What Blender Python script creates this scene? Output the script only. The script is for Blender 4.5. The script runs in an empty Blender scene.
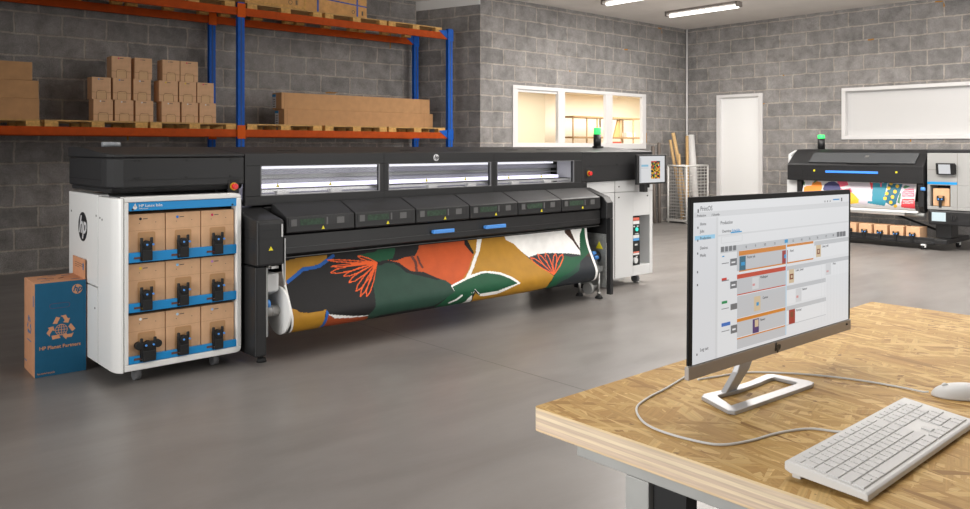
import bpy, bmesh, math, random
from mathutils import Vector, Matrix
random.seed(7)
S = bpy.context.scene
COL = S.collection
# ------------------------------------------------------------------ camera, world, light, exposure
cam = bpy.data.cameras.new('camera')
cam.lens = 36 * 800 / 970
cam.sensor_width = 36
cam.shift_y = -107.5 / 970
cam.clip_end = 200
co = bpy.data.objects.new('camera', cam)
co.location = (0, 0, 1.70)
co.rotation_euler = (math.pi / 2, 0, math.radians(47.9 - 90))
COL.objects.link(co)
S.camera = co
W = bpy.data.worlds.new('world')
S.world = W
W.use_nodes = True
W.node_tree.nodes['Background'].inputs[0].default_value = (1.0, .97, .95, 1)
W.node_tree.nodes['Background'].inputs[1].default_value = 0.25
S.view_settings.view_transform = 'Standard'
S.view_settings.look = 'None'
S.view_settings.gamma = 1
S.view_settings.exposure = 0.0
try: S.view_settings.use_curve_mapping = False
except Exception: pass

def area(name, loc, rot, sx, sy, power, col=(1, .97, .93), spread=0):
    l = bpy.data.lights.new(name, 'AREA'); l.shape = 'RECTANGLE'; l.size = sx; l.size_y = sy
    l.energy = power; l.color = col
    if spread: l.spread = math.radians(spread)
    o = bpy.data.objects.new(name, l); o.location = loc; o.rotation_euler = rot
    COL.objects.link(o); return o
# ceiling strip lamps of the hall (rows running along the room, in front of the camera's upper edge)
for x in (2.6, 5.2, 7.8):
    for y, p in ((1.6, 36), (4.9, 19)):
        area('ceiling_lamp_light', (x, y, 4.38), (0, 0, 0), 1.0, 2.2, p, spread=125)
area('ceiling_lamp_light', (11.0, 3.4, 4.36), (0, 0, 0), 1.2, 2.4, 130)
area('ceiling_lamp_light', (11.0, 6.9, 4.36), (0, 0, 0), 1.2, 2.4, 215)
area('ceiling_lamp_light', (13.6, 3.0, 4.36), (0, 0, 0), 1.2, 2.4, 90)
area('ceiling_fill_uplight', (10.5, 4.6, 3.7), (math.pi, 0, 0), 3.0, 4.5, 420, (1, .98, .97))  # added fill pointing up to brighten the ceiling; no fixture hangs here
# added soft fill lights out of view; no loading door stands there
area('unseen_fill_light', (-3.4, 3.2, 2.3), (math.radians(90), 0, math.radians(-88)), 5.0, 3.6, 150, (1, .99, .97), spread=90)
area('unseen_fill_light', (8.5, -3.0, 2.5), (math.radians(84), 0, math.radians(-22)), 7.0, 3.4, 290, (1, .99, .97))

# ------------------------------------------------------------------ materials
def lin(c):
    if isinstance(c, (int, float)): c = (c, c, c)
    return tuple(((v / 255) / 12.92 if v / 255 <= .04045 else ((v / 255 + .055) / 1.055) ** 2.4) for v in c)
MATS = {}
def mat(name, rgb, rough=.5, metal=0, emit=None, es=0, noise=0, nscale=20, bump=0, bscale=200, spec=.5):
    """rgb is given as 0-255 surface colour"""
    m = bpy.data.materials.new(name); m.use_nodes = True
    nt = m.node_tree; b = nt.nodes['Principled BSDF']
    c = lin(rgb) + (1,)
    b.inputs['Base Color'].default_value = c
    b.inputs['Roughness'].default_value = rough
    b.inputs['Metallic'].default_value = metal
    b.inputs['Specular IOR Level'].default_value = spec
    tc = None
    if noise:
        tc = nt.nodes.new('ShaderNodeTexCoord'); n = nt.nodes.new('ShaderNodeTexNoise')
        n.inputs['Scale'].default_value = nscale; n.inputs['Detail'].default_value = 5
        nt.links.new(tc.outputs['Object'], n.inputs['Vector'])
        mr = nt.nodes.new('ShaderNodeMapRange'); mr.inputs[3].default_value = 1 - noise; mr.inputs[4].default_value = 1 + noise
        mr.inputs[1].default_value = .3; mr.inputs[2].default_value = .7
        nt.links.new(n.outputs['Fac'], mr.inputs[0])
        mx = nt.nodes.new('ShaderNodeVectorMath'); mx.operation = 'SCALE'
        mx.inputs[0].default_value = c[:3]
        nt.links.new(mr.outputs[0], mx.inputs['Scale']); nt.links.new(mx.outputs[0], b.inputs['Base Color'])
    if bump:
        tc = nt.nodes.new('ShaderNodeTexCoord'); n = nt.nodes.new('ShaderNodeTexNoise'); n.inputs['Scale'].default_value = bscale
        nt.links.new(tc.outputs['Object'], n.inputs['Vector'])
        bp = nt.nodes.new('ShaderNodeBump'); bp.inputs['Strength'].default_value = bump; bp.inputs['Distance'].default_value = .002
        nt.links.new(n.outputs['Fac'], bp.inputs['Height']); nt.links.new(bp.outputs[0], b.inputs['Normal'])
    if emit is not None:
        b.inputs['Emission Color'].default_value = lin(emit) + (1,)
        b.inputs['Emission Strength'].default_value = es
    MATS[name] = m; return m
def glassy(name, tint=(255, 255, 255), gloss=.08, opacity=0.0):
    m = bpy.data.materials.new(name); m.use_nodes = True; nt = m.node_tree
    for n in list(nt.nodes):
        if n.type != 'OUTPUT_MATERIAL': nt.nodes.remove(n)
    out = [n for n in nt.nodes if n.type == 'OUTPUT_MATERIAL'][0]
    tr = nt.nodes.new('ShaderNodeBsdfTransparent'); tr.inputs[0].default_value = lin(tint) + (1,)
    gl = nt.nodes.new('ShaderNodeBsdfGlossy'); gl.inputs['Roughness'].default_value = .08
    fr = nt.nodes.new('ShaderNodeFresnel'); fr.inputs[0].default_value = 1.4
    ms = nt.nodes.new('ShaderNodeMixShader')
    ge = nt.nodes.new('ShaderNodeNewGeometry'); iv = nt.nodes.new('ShaderNodeMath'); iv.operation = 'SUBTRACT'; iv.inputs[0].default_value = 1; nt.links.new(ge.outputs['Backfacing'], iv.inputs[1])
    mu = nt.nodes.new('ShaderNodeMath'); mu.operation = 'MULTIPLY'; nt.links.new(fr.outputs[0], mu.inputs[0]); nt.links.new(iv.outputs[0], mu.inputs[1])
    nt.links.new(mu.outputs[0], ms.inputs[0]); nt.links.new(tr.outputs[0], ms.inputs[1]); nt.links.new(gl.outputs[0], ms.inputs[2])
    nt.links.new(ms.outputs[0], out.inputs[0]); return m

M_BLACK = mat('charcoal_metal', (35, 35, 36), .42, noise=.05, nscale=6, spec=.35)
M_HOOD = mat('hood_metal', (39, 39, 40), .45, spec=.35)
M_DARK = mat('black_plastic', (30, 30, 31), .4)
M_VDARK = mat('near_black', (14, 14, 15), .6)
M_WHITE = mat('white_panel', (232, 232, 230), .35)
M_LGREY = mat('light_grey_panel', (205, 206, 206), .4)
M_SILVER = mat('brushed_metal', (190, 190, 188), .3, metal=.9)
M_GALV = mat('galvanised_steel', (158, 160, 158), .45, metal=.5, noise=.15, nscale=30)
M_BLUE = mat('signal_blue', (4, 138, 206), .4)
M_HBLUE = mat('handle_blue', (80, 150, 230), .4)
M_YEL = mat('warning_yellow', (235, 220, 40), .5)
M_RED = mat('stop_red', (220, 40, 40), .35)
M_CARD = mat('cardboard', (212, 170, 132), .85, noise=.06, nscale=14)
M_CARD2 = mat('cardboard_darker', (186, 142, 98), .85, noise=.08, nscale=9)
M_CARDE = mat('cardboard_edge', (150, 110, 72), .9)
M_OSBB = mat('pallet_wood', (190, 150, 92), .8, noise=.2, nscale=15)
M_PALD = mat('pallet_block_wood', (206, 160, 92), .85, noise=.25, nscale=25)
M_CRATE = mat('crate_board', (205, 155, 95), .8, noise=.15, nscale=12)
M_ORG = mat('rack_orange', (176, 70, 10), .6, spec=.15, noise=.12, nscale=12)
M_RBLUE = mat('rack_blue', (6, 84, 178), .55, spec=.2, noise=.12, nscale=12)
M_RUB = mat('black_rubber', (22, 22, 23), .7)
M_WPL = mat('white_plastic', (206, 205, 203), .45)
M_KEY = mat('keycap_white', (206, 205, 204), .55)
M_FRAME = mat('white_painted_frame', (216, 214, 213), .5)
M_DOOR = mat('white_door_leaf', (240, 240, 239), .45)
M_TEXTG = mat('print_grey', (90, 80, 70), .7)
M_TEXTD = mat('print_dark', (40, 38, 38), .7)
M_GREENL = mat('beacon_green', (60, 230, 110), .4, emit=(70, 245, 120), es=.9)
M_GLASS = glassy('clear_glass')
M_SMOKE = glassy('smoked_glass', (150, 155, 152))

# ------------------------------------------------------------------ builders
ORG = {}
class B:
    def __init__(s): s.bm = bmesh.new(); s.m = 0
    def mi(s, m): s.m = m; return s
    def _f(s, vs, smooth=False):
        try:
            f = s.bm.faces.new(vs); f.material_index = s.m; f.smooth = smooth; return f
        except ValueError: return None
    def box(s, x0, x1, y0, y1, z0, z1):
        v = [s.bm.verts.new((x, y, z)) for x in (x0, x1) for y in (y0, y1) for z in (z0, z1)]
        for q in ((0, 1, 3, 2), (4, 6, 7, 5), (0, 4, 5, 1), (2, 3, 7, 6), (0, 2, 6, 4), (1, 5, 7, 3)): s._f([v[i] for i in q])
        return s
    def prism(s, pts, axis, a0, a1, smooth=False):
        """pts: 2D outline; axis 'X' -> pts are (y,z); 'Y' -> (x,z); 'Z' -> (x,y)"""
        def P(p, a):
            return {'X': (a, p[0], p[1]), 'Y': (p[0], a, p[1]), 'Z': (p[0], p[1], a)}[axis]
        A = [s.bm.verts.new(P(p, a0)) for p in pts]; C = [s.bm.verts.new(P(p, a1)) for p in pts]
        s._f(A); s._f(C[::-1])
        n = len(pts)
        for i in range(n): s._f([A[i], C[i], C[(i + 1) % n], A[(i + 1) % n]], smooth)
        return s
    def cyl(s, p0, p1, r, r1=None, seg=20, caps=True):
        p0 = Vector(p0); p1 = Vector(p1); r1 = r if r1 is None else r1
        d = (p1 - p0).normalized(); u = d.orthogonal().normalized(); w = d.cross(u)
        a = []; b = []
        for i in range(seg):
            t = 2 * math.pi * i / seg; o = u * math.cos(t) + w * math.sin(t)
            a.append(s.bm.verts.new(p0 + o * r)); b.append(s.bm.verts.new(p1 + o * r1))
        for i in range(seg):
            j = (i + 1) % seg; s._f([a[i], a[j], b[j], b[i]], True)
        if caps: s._f(a[::-1]); s._f(b)
        return s
    def tube(s, pts, r, seg=8):
        pts = [Vector(p) for p in pts]; rings = []
        for i, p in enumerate(pts):
            d = (pts[min(i + 1, len(pts) - 1)] - pts[max(i - 1, 0)]).normalized()
            up = Vector((0, 0, 1)) if abs(d.z) < .95 else Vector((1, 0, 0))
            u = d.cross(up).normalized(); w = d.cross(u)
            rings.append([s.bm.verts.new(p + (u * math.cos(2 * math.pi * k / seg) + w * math.sin(2 * math.pi * k / seg)) * r) for k in range(seg)])
        for i in range(len(rings) - 1):
            for k in range(seg):
                s._f([rings[i][k], rings[i][(k + 1) % seg], rings[i + 1][(k + 1) % seg], rings[i + 1][k]], True)
        s._f(rings[0][::-1]); s._f(rings[-1]); return s
    def quad(s, *p):
        s._f([s.bm.verts.new(q) for q in p]); return s
    def out(s, name, mats, parent=None, bev=0, seg=2):
        bmesh.ops.recalc_face_normals(s.bm, faces=s.bm.faces)
        if parent is not None:
            L = ORG.get(parent.name, Vector())
            bmesh.ops.translate(s.bm, verts=s.bm.verts, vec=-L)
        me = bpy.data.meshes.new(name); s.bm.to_mesh(me); s.bm.free()
        o = bpy.data.objects.new(name, me); COL.objects.link(o)
        for m in (mats if isinstance(mats, (list, tuple)) else [mats]): me.materials.append(m)
        if parent is not None:
            o.parent = parent; ORG[o.name] = ORG.get(parent.name, Vector())
        else: ORG[o.name] = Vector()
        if bev:
            md = o.modifiers.new('bevel', 'BEVEL'); md.width = bev; md.segments = seg; md.limit_method = 'ANGLE'; md.angle_limit = math.radians(50)
        return o
def pieces(b, name, mats, parent, **k):
    """like B.out, but every loose piece becomes a part of its own"""
    todo = set(b.bm.faces); outs = []
    while todo:
        st_ = [todo.pop()]; isl = list(st_)
        while st_:
            f = st_.pop()
            for v in f.verts:
                for g in v.link_faces:
                    if g in todo: todo.discard(g); isl.append(g); st_.append(g)
        n = B(); mp = {}
        for f in isl:
            n.m = f.material_index
            n._f([mp.setdefault(v, n.bm.verts.new(v.co)) if v not in mp else mp[v] for v in f.verts], f.smooth)
        outs.append(n)
    b.bm.free()
    return [n.out(name, mats, parent, **k) for n in outs]
def tag(o, label=None, cat=None, group=None, kind=None):
    if label: o['label'] = label
    if cat: o['category'] = cat
    if group: o['group'] = group
    if kind: o['kind'] = kind
    return o
def thing(name, label, cat, loc=(0, 0, 0), group=None):
    o = bpy.data.objects.new(name, None); o.empty_display_size = .1; COL.objects.link(o); o.location = loc
    ORG[o.name] = Vector(loc); return tag(o, label, cat, group)
def struct(o): o['kind'] = 'structure'; return o
KIDS = {}
def learn(o):
    """remember the children of a prototype so that dup() can copy the tree"""
    KIDS[o.name] = [c for c in COL.objects if c.parent == o]
    for c in KIDS[o.name]: learn(c)
def dup(o, loc=None, label=None, parent=None, group=None):
    c = o.copy(); COL.objects.link(c)
    if parent is not None: c.parent = parent
    if loc is not None: c.location = loc
    if label: c['label'] = label
    if group: c['group'] = group
    KIDS[c.name] = [dup(ch, parent=c) for ch in KIDS.get(o.name, ())]
    return c
def kid(o, base):
    for c in KIDS[o.name]:
        if c.name.split('.')[0] == base: return c
def relink(o, m, slot=0):
    o.material_slots[slot].link = 'OBJECT'; o.material_slots[slot].material = m
def text(name, body, size, loc, xdir, updir, m, parent=None, shear=0, ext=.0006, align='CENTER', off=0.0, bold=0):
    """raised lettering: a font curve turned into a mesh, facing xdir x updir"""
    cu = bpy.data.curves.new(name, 'FONT'); cu.body = body; cu.size = size; cu.extrude = ext; cu.shear = shear
    cu.align_x = align; cu.align_y = 'CENTER'; cu.offset = bold; cu.resolution_u = 3
    t = bpy.data.objects.new('tmp', cu); COL.objects.link(t)
    dg = bpy.context.evaluated_depsgraph_get(); me = bpy.data.meshes.new_from_object(t.evaluated_get(dg))
    bpy.data.objects.remove(t); me.name = name
    x = Vector(xdir).normalized(); u = Vector(updir).normalized(); n = x.cross(u)
    L = ORG.get(parent.name, Vector()) if parent is not None else Vector()
    M = Matrix((x, u, n)).transposed().to_4x4(); M.translation = Vector(loc) - L
    me.transform(M)
    if len(me.materials): me.materials.clear()
    me.materials.append(m)
    o = bpy.data.objects.new(name, me); COL.objects.link(o)
    if parent is not None: o.parent = parent
    return o
def rrect(x0, x1, y0, y1, r, n=5, corners=(1, 1, 1, 1)):
    pts = []
    for (cx, cy, a0, k) in ((x1 - r, y0 + r, -90, 0), (x1 - r, y1 - r, 0, 1), (x0 + r, y1 - r, 90, 2), (x0 + r, y0 + r, 180, 3)):
        if corners[k]:
            for i in range(n + 1):
                a = math.radians(a0 + 90 * i / n); pts.append((cx + r * math.cos(a), cy + r * math.sin(a)))
        else:
            pts.append(((x1, y0), (x1, y1), (x0, y1), (x0, y0))[k])
    return pts
def disc(b, c, n, r, th, seg=28):
    c = Vector(c); n = Vector(n).normalized(); b.cyl(c, c + n * th, r, seg=seg); return b

# ------------------------------------------------------------------ structure: block walls
def block_mat(name, tone=1.0):
    m = bpy.data.materials.new(name); m.use_nodes = True; nt = m.node_tree; b = nt.nodes['Principled BSDF']
    N = nt.nodes.new; Lk = nt.links.new
    tc = N('ShaderNodeTexCoord'); sep = N('ShaderNodeSeparateXYZ'); Lk(tc.outputs['Object'], sep.inputs[0])
    cb = N('ShaderNodeCombineXYZ'); Lk(sep.outputs['X'], cb.inputs['X']); Lk(sep.outputs['Z'], cb.inputs['Y'])
    wob = N('ShaderNodeTexNoise'); wob.inputs['Scale'].default_value = 6; wob.inputs['Detail'].default_value = 6; Lk(cb.outputs[0], wob.inputs['Vector'])
    ws = N('ShaderNodeVectorMath'); ws.operation = 'MULTIPLY_ADD'; ws.inputs[1].default_value = (.045, .045, 0); Lk(wob.outputs['Color'], ws.inputs[0]); Lk(cb.outputs[0], ws.inputs[2])
    of = N('ShaderNodeVectorMath'); of.operation = 'ADD'; of.inputs[1].default_value = (-.0225, -.0425, 0); Lk(ws.outputs[0], of.inputs[0])
    br = N('ShaderNodeTexBrick'); br.inputs['Scale'].default_value = 1; br.inputs['Brick Width'].default_value = .585; br.inputs['Row Height'].default_value = .292
    br.inputs['Mortar Size'].default_value = .015; br.inputs['Mortar Smooth'].default_value = .35; br.inputs['Bias'].default_value = 0
    br.inputs['Color1'].default_value = (.225 * tone, .216 * tone, .210 * tone, 1); br.inputs['Color2'].default_value = (.295 * tone, .280 * tone, .270 * tone, 1)
    br.inputs['Mortar'].default_value = (.40 * tone, .36 * tone, .32 * tone, 1)
    Lk(of.outputs[0], br.inputs['Vector'])
    n1 = N('ShaderNodeTexNoise'); n1.inputs['Scale'].default_value = 4; n1.inputs['Detail'].default_value = 10; n1.inputs['Roughness'].default_value = .7; Lk(tc.outputs['Object'], n1.inputs['Vector'])
    n2 = N('ShaderNodeTexNoise'); n2.inputs['Scale'].default_value = 90; n2.inputs['Detail'].default_value = 3; Lk(tc.outputs['Object'], n2.inputs['Vector'])
    r1 = N('ShaderNodeMapRange'); r1.inputs[1].default_value = .25; r1.inputs[2].default_value = .75; r1.inputs[3].default_value = .55; r1.inputs[4].default_value = 1.42; Lk(n1.outputs['Fac'], r1.inputs[0])
    r2 = N('ShaderNodeMapRange'); r2.inputs[1].default_value = .3; r2.inputs[2].default_value = .7; r2.inputs[3].default_value = .68; r2.inputs[4].default_value = 1.32; Lk(n2.outputs['Fac'], r2.inputs[0])
    mu = N('ShaderNodeMath'); mu.operation = 'MULTIPLY'; Lk(r1.outputs[0], mu.inputs[0]); Lk(r2.outputs[0], mu.inputs[1])
    sc = N('ShaderNodeVectorMath'); sc.operation = 'SCALE'; Lk(br.outputs['Color'], sc.inputs[0]); Lk(mu.outputs[0], sc.inputs['Scale'])
    # rusty drips in a few joints
    n3 = N('ShaderNodeTexNoise'); n3.inputs['Scale'].default_value = 1.7; n3.inputs['Detail'].default_value = 2; Lk(cb.outputs[0], n3.inputs['Vector'])
    g = N('ShaderNodeMath'); g.operation = 'GREATER_THAN'; g.inputs[1].default_value = .69; Lk(n3.outputs['Fac'], g.inputs[0])
    g2 = N('ShaderNodeMath'); g2.operation = 'MULTIPLY'; Lk(g.outputs[0], g2.inputs[0]); Lk(br.outputs['Fac'], g2.inputs[1])
    mx = N('ShaderNodeMix'); mx.data_type = 'RGBA'; Lk(g2.outputs[0], mx.inputs[0]); Lk(sc.outputs[0], mx.inputs[6]); mx.inputs[7].default_value = (.42, .2, .04, 1)
    Lk(mx.outputs[2], b.inputs['Base Color']); b.inputs['Roughness'].default_value = .92; b.inputs['Specular IOR Level'].default_value = .2
    h = N('ShaderNodeMath'); h.operation = 'MULTIPLY_ADD'; h.inputs[1].default_value = -.6; Lk(br.outputs['Fac'], h.inputs[0]); Lk(n1.outputs['Fac'], h.inputs[2])
    h2 = N('ShaderNodeMath'); h2.operation = 'MULTIPLY_ADD'; h2.inputs[1].default_value = .35; Lk(n2.outputs['Fac'], h2.inputs[0]); Lk(h.outputs[0], h2.inputs[2])
    bp = N('ShaderNodeBump'); bp.inputs['Strength'].default_value = .8; bp.inputs['Distance'].default_value = .015
    Lk(h2.outputs[0], bp.inputs['Height']); Lk(bp.outputs[0], b.inputs['Normal'])
    return m
M_BLOCK = block_mat('concrete_blocks')
HC = 4.47
def wall(name, p0, p1, z1, th, side, holes=(), mats=M_BLOCK, z0=0):
    """wall from p0 to p1 (plan), local x along it; holes = (s0,s1,z0,z1); thickness goes to local +y * side"""
    p0 = Vector((*p0, 0)); p1 = Vector((*p1, 0)); L = (p1 - p0).length
    b = B(); xs = sorted({0, L, *[h[0] for h in holes], *[h[1] for h in holes]})
    for a, c in zip(xs, xs[1:]):
        hs = [h for h in holes if h[0] <= a + 1e-6 and h[1] >= c - 1e-6]
        z = z0
        for h in sorted(hs, key=lambda q: q[2]):
            if h[2] > z: b.box(a, c, 0, th * side, z, h[2])
            z = h[3]
        if z < z1: b.box(a, c, 0, th * side, z, z1)
    o = b.out(name, mats)
    o.location = p0; o.rotation_euler.z = math.atan2(p1.y - p0.y, p1.x - p0.x)
    return struct(o)
YC = 10.83; XD = 16.19; YA = 12.2
AB = (9.26, YA); BC = (9.67, YC)
WIN = (10.47, 14.59, 1.66, 2.87)
wall('wall_left', (-1.0, YA), (AB[0] + .25, YA), HC + .3, .2, 1)
wall('wall_recess', AB, BC, HC + .3, .2, 1)
wall('wall_back', BC, (XD + .2, YC), HC + .3, .08, 1, holes=[(WIN[0] - BC[0], WIN[1] - BC[0], WIN[2], WIN[3])])
DY0, DY1, DZ = 8.88, 10.01, 2.88
BY0, BY1, BZ0, BZ1 = 4.3, 7.158, 1.85, 2.885
wall('wall_right', (XD, YC), (XD, -3), HC + .3, .2, 1, holes=[(YC - DY1, YC - DY0, 0, DZ), (YC - BY1, YC - BY0, BZ0, BZ1)])

# floor: polished concrete
def floor_mat():
    m = bpy.data.materials.new('polished_concrete'); m.use_nodes = True; nt = m.node_tree; b = nt.nodes['Principled BSDF']
    N = nt.nodes.new; Lk = nt.links.new
    tc = N('ShaderNodeTexCoord')
    mp = N('ShaderNodeMapping'); mp.inputs['Scale'].default_value = (.55, 1.5, 1); mp.inputs['Rotation'].default_value = (0, 0, .5); Lk(tc.outputs['Object'], mp.inputs[0])
    n1 = N('ShaderNodeTexNoise'); n1.inputs['Scale'].default_value = .9; n1.inputs['Detail'].default_value = 9; n1.inputs['Roughness'].default_value = .62; n1.inputs['Distortion'].default_value = .6; Lk(mp.outputs[0], n1.inputs['Vector'])
    cr = N('ShaderNodeValToRGB'); cr.color_ramp.elements[0].position = .3; cr.color_ramp.elements[0].color = (.146, .133, .124, 1)
    cr.color_ramp.elements[1].position = .72; cr.color_ramp.elements[1].color = (.206, .192, .181, 1); Lk(n1.outputs['Fac'], cr.inputs[0])
    sep = N('ShaderNodeSeparateXYZ'); Lk(tc.outputs['Object'], sep.inputs[0])
    fac = None
    for axis, step, offs in (('X', 4.3, 4.27),):
        a = N('ShaderNodeMath'); a.operation = 'SUBTRACT'; a.inputs[1].default_value = offs - step * 10 - step / 2; Lk(sep.outputs[axis], a.inputs[0])
        md = N('ShaderNodeMath'); md.operation = 'MODULO'; md.inputs[1].default_value = step; Lk(a.outputs[0], md.inputs[0])
        s2 = N('ShaderNodeMath'); s2.operation = 'SUBTRACT'; s2.inputs[1].default_value = step / 2; Lk(md.outputs[0], s2.inputs[0])
        ab = N('ShaderNodeMath'); ab.operation = 'ABSOLUTE'; Lk(s2.outputs[0], ab.inputs[0])
        lt = N('ShaderNodeMath'); lt.operation = 'LESS_THAN'; lt.inputs[1].default_value = .0045; Lk(ab.outputs[0], lt.inputs[0])
        if fac is None: fac = lt
        else:
            mm = N('ShaderNodeMath'); mm.operation = 'MAXIMUM'; Lk(fac.outputs[0], mm.inputs[0]); Lk(lt.outputs[0], mm.inputs[1]); fac = mm
    mx = N('ShaderNodeMix'); mx.data_type = 'RGBA'; Lk(fac.outputs[0], mx.inputs[0]); Lk(cr.outputs[0], mx.inputs[6]); mx.inputs[7].default_value = (.05, .045, .04, 1)
    Lk(mx.outputs[2], b.inputs['Base Color'])
    n2 = N('ShaderNodeTexNoise'); n2.inputs['Scale'].default_value = 3; n2.inputs['Detail'].default_value = 6; Lk(mp.outputs[0], n2.inputs['Vector'])
    rr = N('ShaderNodeMapRange'); rr.inputs[3].default_value = .24; rr.inputs[4].default_value = .46; Lk(n2.outputs['Fac'], rr.inputs[0]); Lk(rr.outputs[0], b.inputs['Roughness'])
    n3 = N('ShaderNodeTexNoise'); n3.inputs['Scale'].default_value = 35; n3.inputs['Detail'].default_value = 4; Lk(tc.outputs['Object'], n3.inputs['Vector'])
    bp = N('ShaderNodeBump'); bp.inputs['Strength'].default_value = .08; bp.inputs['Distance'].default_value = .004; Lk(n3.outputs['Fac'], bp.inputs['Height']); Lk(bp.outputs[0], b.inputs['Normal'])
    return m
struct(B().box(-4, XD + .2, -4, YA + .2, -.15, 0).out('floor', floor_mat()))
M_CEIL = mat('painted_ceiling', (226, 220, 214), .9, noise=.03, nscale=2)
struct(B().box(-1, XD + .2, -3, YA + .2, HC, HC + .2).out('ceiling', M_CEIL))
# white plaster band on the recess wall, under the ceiling
w = Vector((BC[0] - AB[0], BC[1] - AB[1])); wn = Vector((w.y, -w.x)).normalized() * -1
nn = Vector((-.958, -.287))
e0 = Vector(AB); e1 = Vector(BC)
struct(B().prism([tuple(e0), tuple(e1), tuple(e1 + nn * .02), tuple(e0 + nn * .02)], 'Z', 4.29, HC - .001).out('trim_1', M_WHITE))
# white conduit in the far corner
struct(B().cyl((XD - .05, YC - .05, 0), (XD - .05, YC - .05, HC - .001), .024).out('trim_2', M_FRAME))
# interior window in the back wall
wf = B(); fy0, fy1 = YC - .03, YC + .05
x0, x1, z0, z1 = WIN
wf.box(x0, x1, fy0, fy1, z1 - .07, z1); wf.box(x0, x1, fy0, fy1, z0, z0 + .12)
wf.box(x0, x0 + .13, fy0, fy1, z0 + .12, z1 - .07); wf.box(x1 - .13, x1, fy0, fy1, z0 + .12, z1 - .07)
wo = struct(wf.out('window_1', M_FRAME, bev=.006))
for a, c in ((11.72, 11.92), (13.2, 13.42)):
    B().box(a, c, fy0, fy1, z0 + .12, z1 - .07).out('window_mullion', M_FRAME, wo, bev=.006)
B().box(x0 + .13, 11.72, YC + .005, YC + .035, z1 - .12, z1 - .07).out('window_sash', M_FRAME, wo)
for a, c in ((x0 + .13, 11.72), (11.92, 13.2), (13.42, x1 - .13)):
    B().box(a, c, YC + .036, YC + .042, z0 + .12, z1 - .07).out('window_pane', M_GLASS, wo)
# door in the right wall
df = B(); fx0, fx1 = XD - .03, XD + .14
df.box(fx0, fx1, DY0, DY0 + .09, 0, DZ); df.box(fx0, fx1, DY1 - .09, DY1, 0, DZ); df.box(fx0, fx1, DY0 + .09, DY1 - .09, DZ - .07, DZ)
do = struct(df.out('door_1', M_FRAME, bev=.006))
B().box(XD + .04, XD + .09, DY0 + .09, DY1 - .09, .005, DZ - .07).out('door_leaf', M_DOOR, do)
# wide window with a white blind in the right wall
b = B(); b.box(fx0, fx1, BY0, BY1, BZ1 - .07, BZ1); b.box(fx0, fx1, BY0, BY1, BZ0, BZ0 + .08); b.box(fx0, fx1, BY0, BY0 + .08, BZ0 + .08, BZ1 - .07); b.box(fx0, fx1, BY1 - .08, BY1, BZ0 + .08, BZ1 - .07)
w2 = struct(b.out('window_2', M_FRAME, bev=.006))
B().box(XD + .08, XD + .10, BY0 + .08, BY1 - .08, BZ0 + .08, BZ1 - .07).out('window_pane', mat('frosted_pane', (205, 204, 203), .3), w2)

# the office behind the window: cream walls, floor, ceiling, its own lamp
M_CREAM = mat('cream_wall', (236, 226, 208), .8)
OX0, OX1, OY1 = 10.2, 19.2, 14.2
struct(B().box(OX0, OX1, OY1, OY1 + .1, 0, 3.1).out('wall_office_back', M_CREAM))
struct(B().box(OX0 - .1, OX0, YC + .2, OY1, 0, 3.1).out('wall_office_left', M_CREAM))
struct(B().box(OX1, OX1 + .1, YC + .2, OY1, 0, 3.1).out('wall_office_right', M_CREAM))
struct(B().box(OX0, OX1, YC + .2, OY1, 3.1, 3.2).out('ceiling_office', M_CREAM))
struct(B().box(XD + .2, OX1, YC + .1, YC + .2, 0, 3.1).out('wall_office_front', M_CREAM))
struct(B().box(OX0 - .1, OX1 + .1, YA + .2, OY1 + .1, -.15, 0).out('floor_office', mat('office_floor', (190, 175, 150), .5)))
struct(B().box(OX0, 13.65, 13.0, OY1, 0, 3.1).out('wall_office_pier', mat('cream_pier', (228, 212, 184), .8)))
area('office_ceiling_light', (12.4, 11.9, 3.05), (0, 0, 0), 2.4, .8, 62, (1, .96, .90))
area('office_ceiling_light', (16.6, 12.5, 3.05), (0, 0, 0), 3.6, 1.4, 190, (1, .96, .90))
# ---- artwork and screen layout,in sheet / screen coordinates
PF1=[(5.84,0.8),(5.8387,0.782),(5.8369,0.7563),(5.8341,0.7273),(5.83,0.7),(5.8246,0.6755),(5.8181,0.6512),(5.8101,0.6264),(5.8,0.6),(5.7869,0.5709),(5.7713,0.54),(5.755,0.5091),(5.74,0.48),(5.7259,0.4527),(5.7119,0.4262),(5.6995,0.4017),(5.69,0.38),(5.684,0.3622),(5.6806,0.3475),(5.6795,0.3341),(5.68,0.32),(5.6822,0.3044),(5.6862,0.2884),(5.6922,0.2732),(5.7,0.26),(5.7095,0.249),(5.7206,0.2397),(5.734,0.2318),(5.75,0.225),(5.7718,0.2195),(5.7981,0.2153),(5.8229,0.2122),(5.84,0.21)]
PF2=[(14.42,1.1),(14.4156,1.0748),(14.4089,1.0385),(14.4,1.0),(14.3878,0.9615),(14.3733,0.9207),(14.36,0.88),(14.3478,0.8385),(14.3367,0.797),(14.33,0.76),(14.3285,0.7296),(14.3315,0.7037),(14.34,0.68),(14.3585,0.6563),(14.3826,0.6348),(14.4,0.62)]
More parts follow.
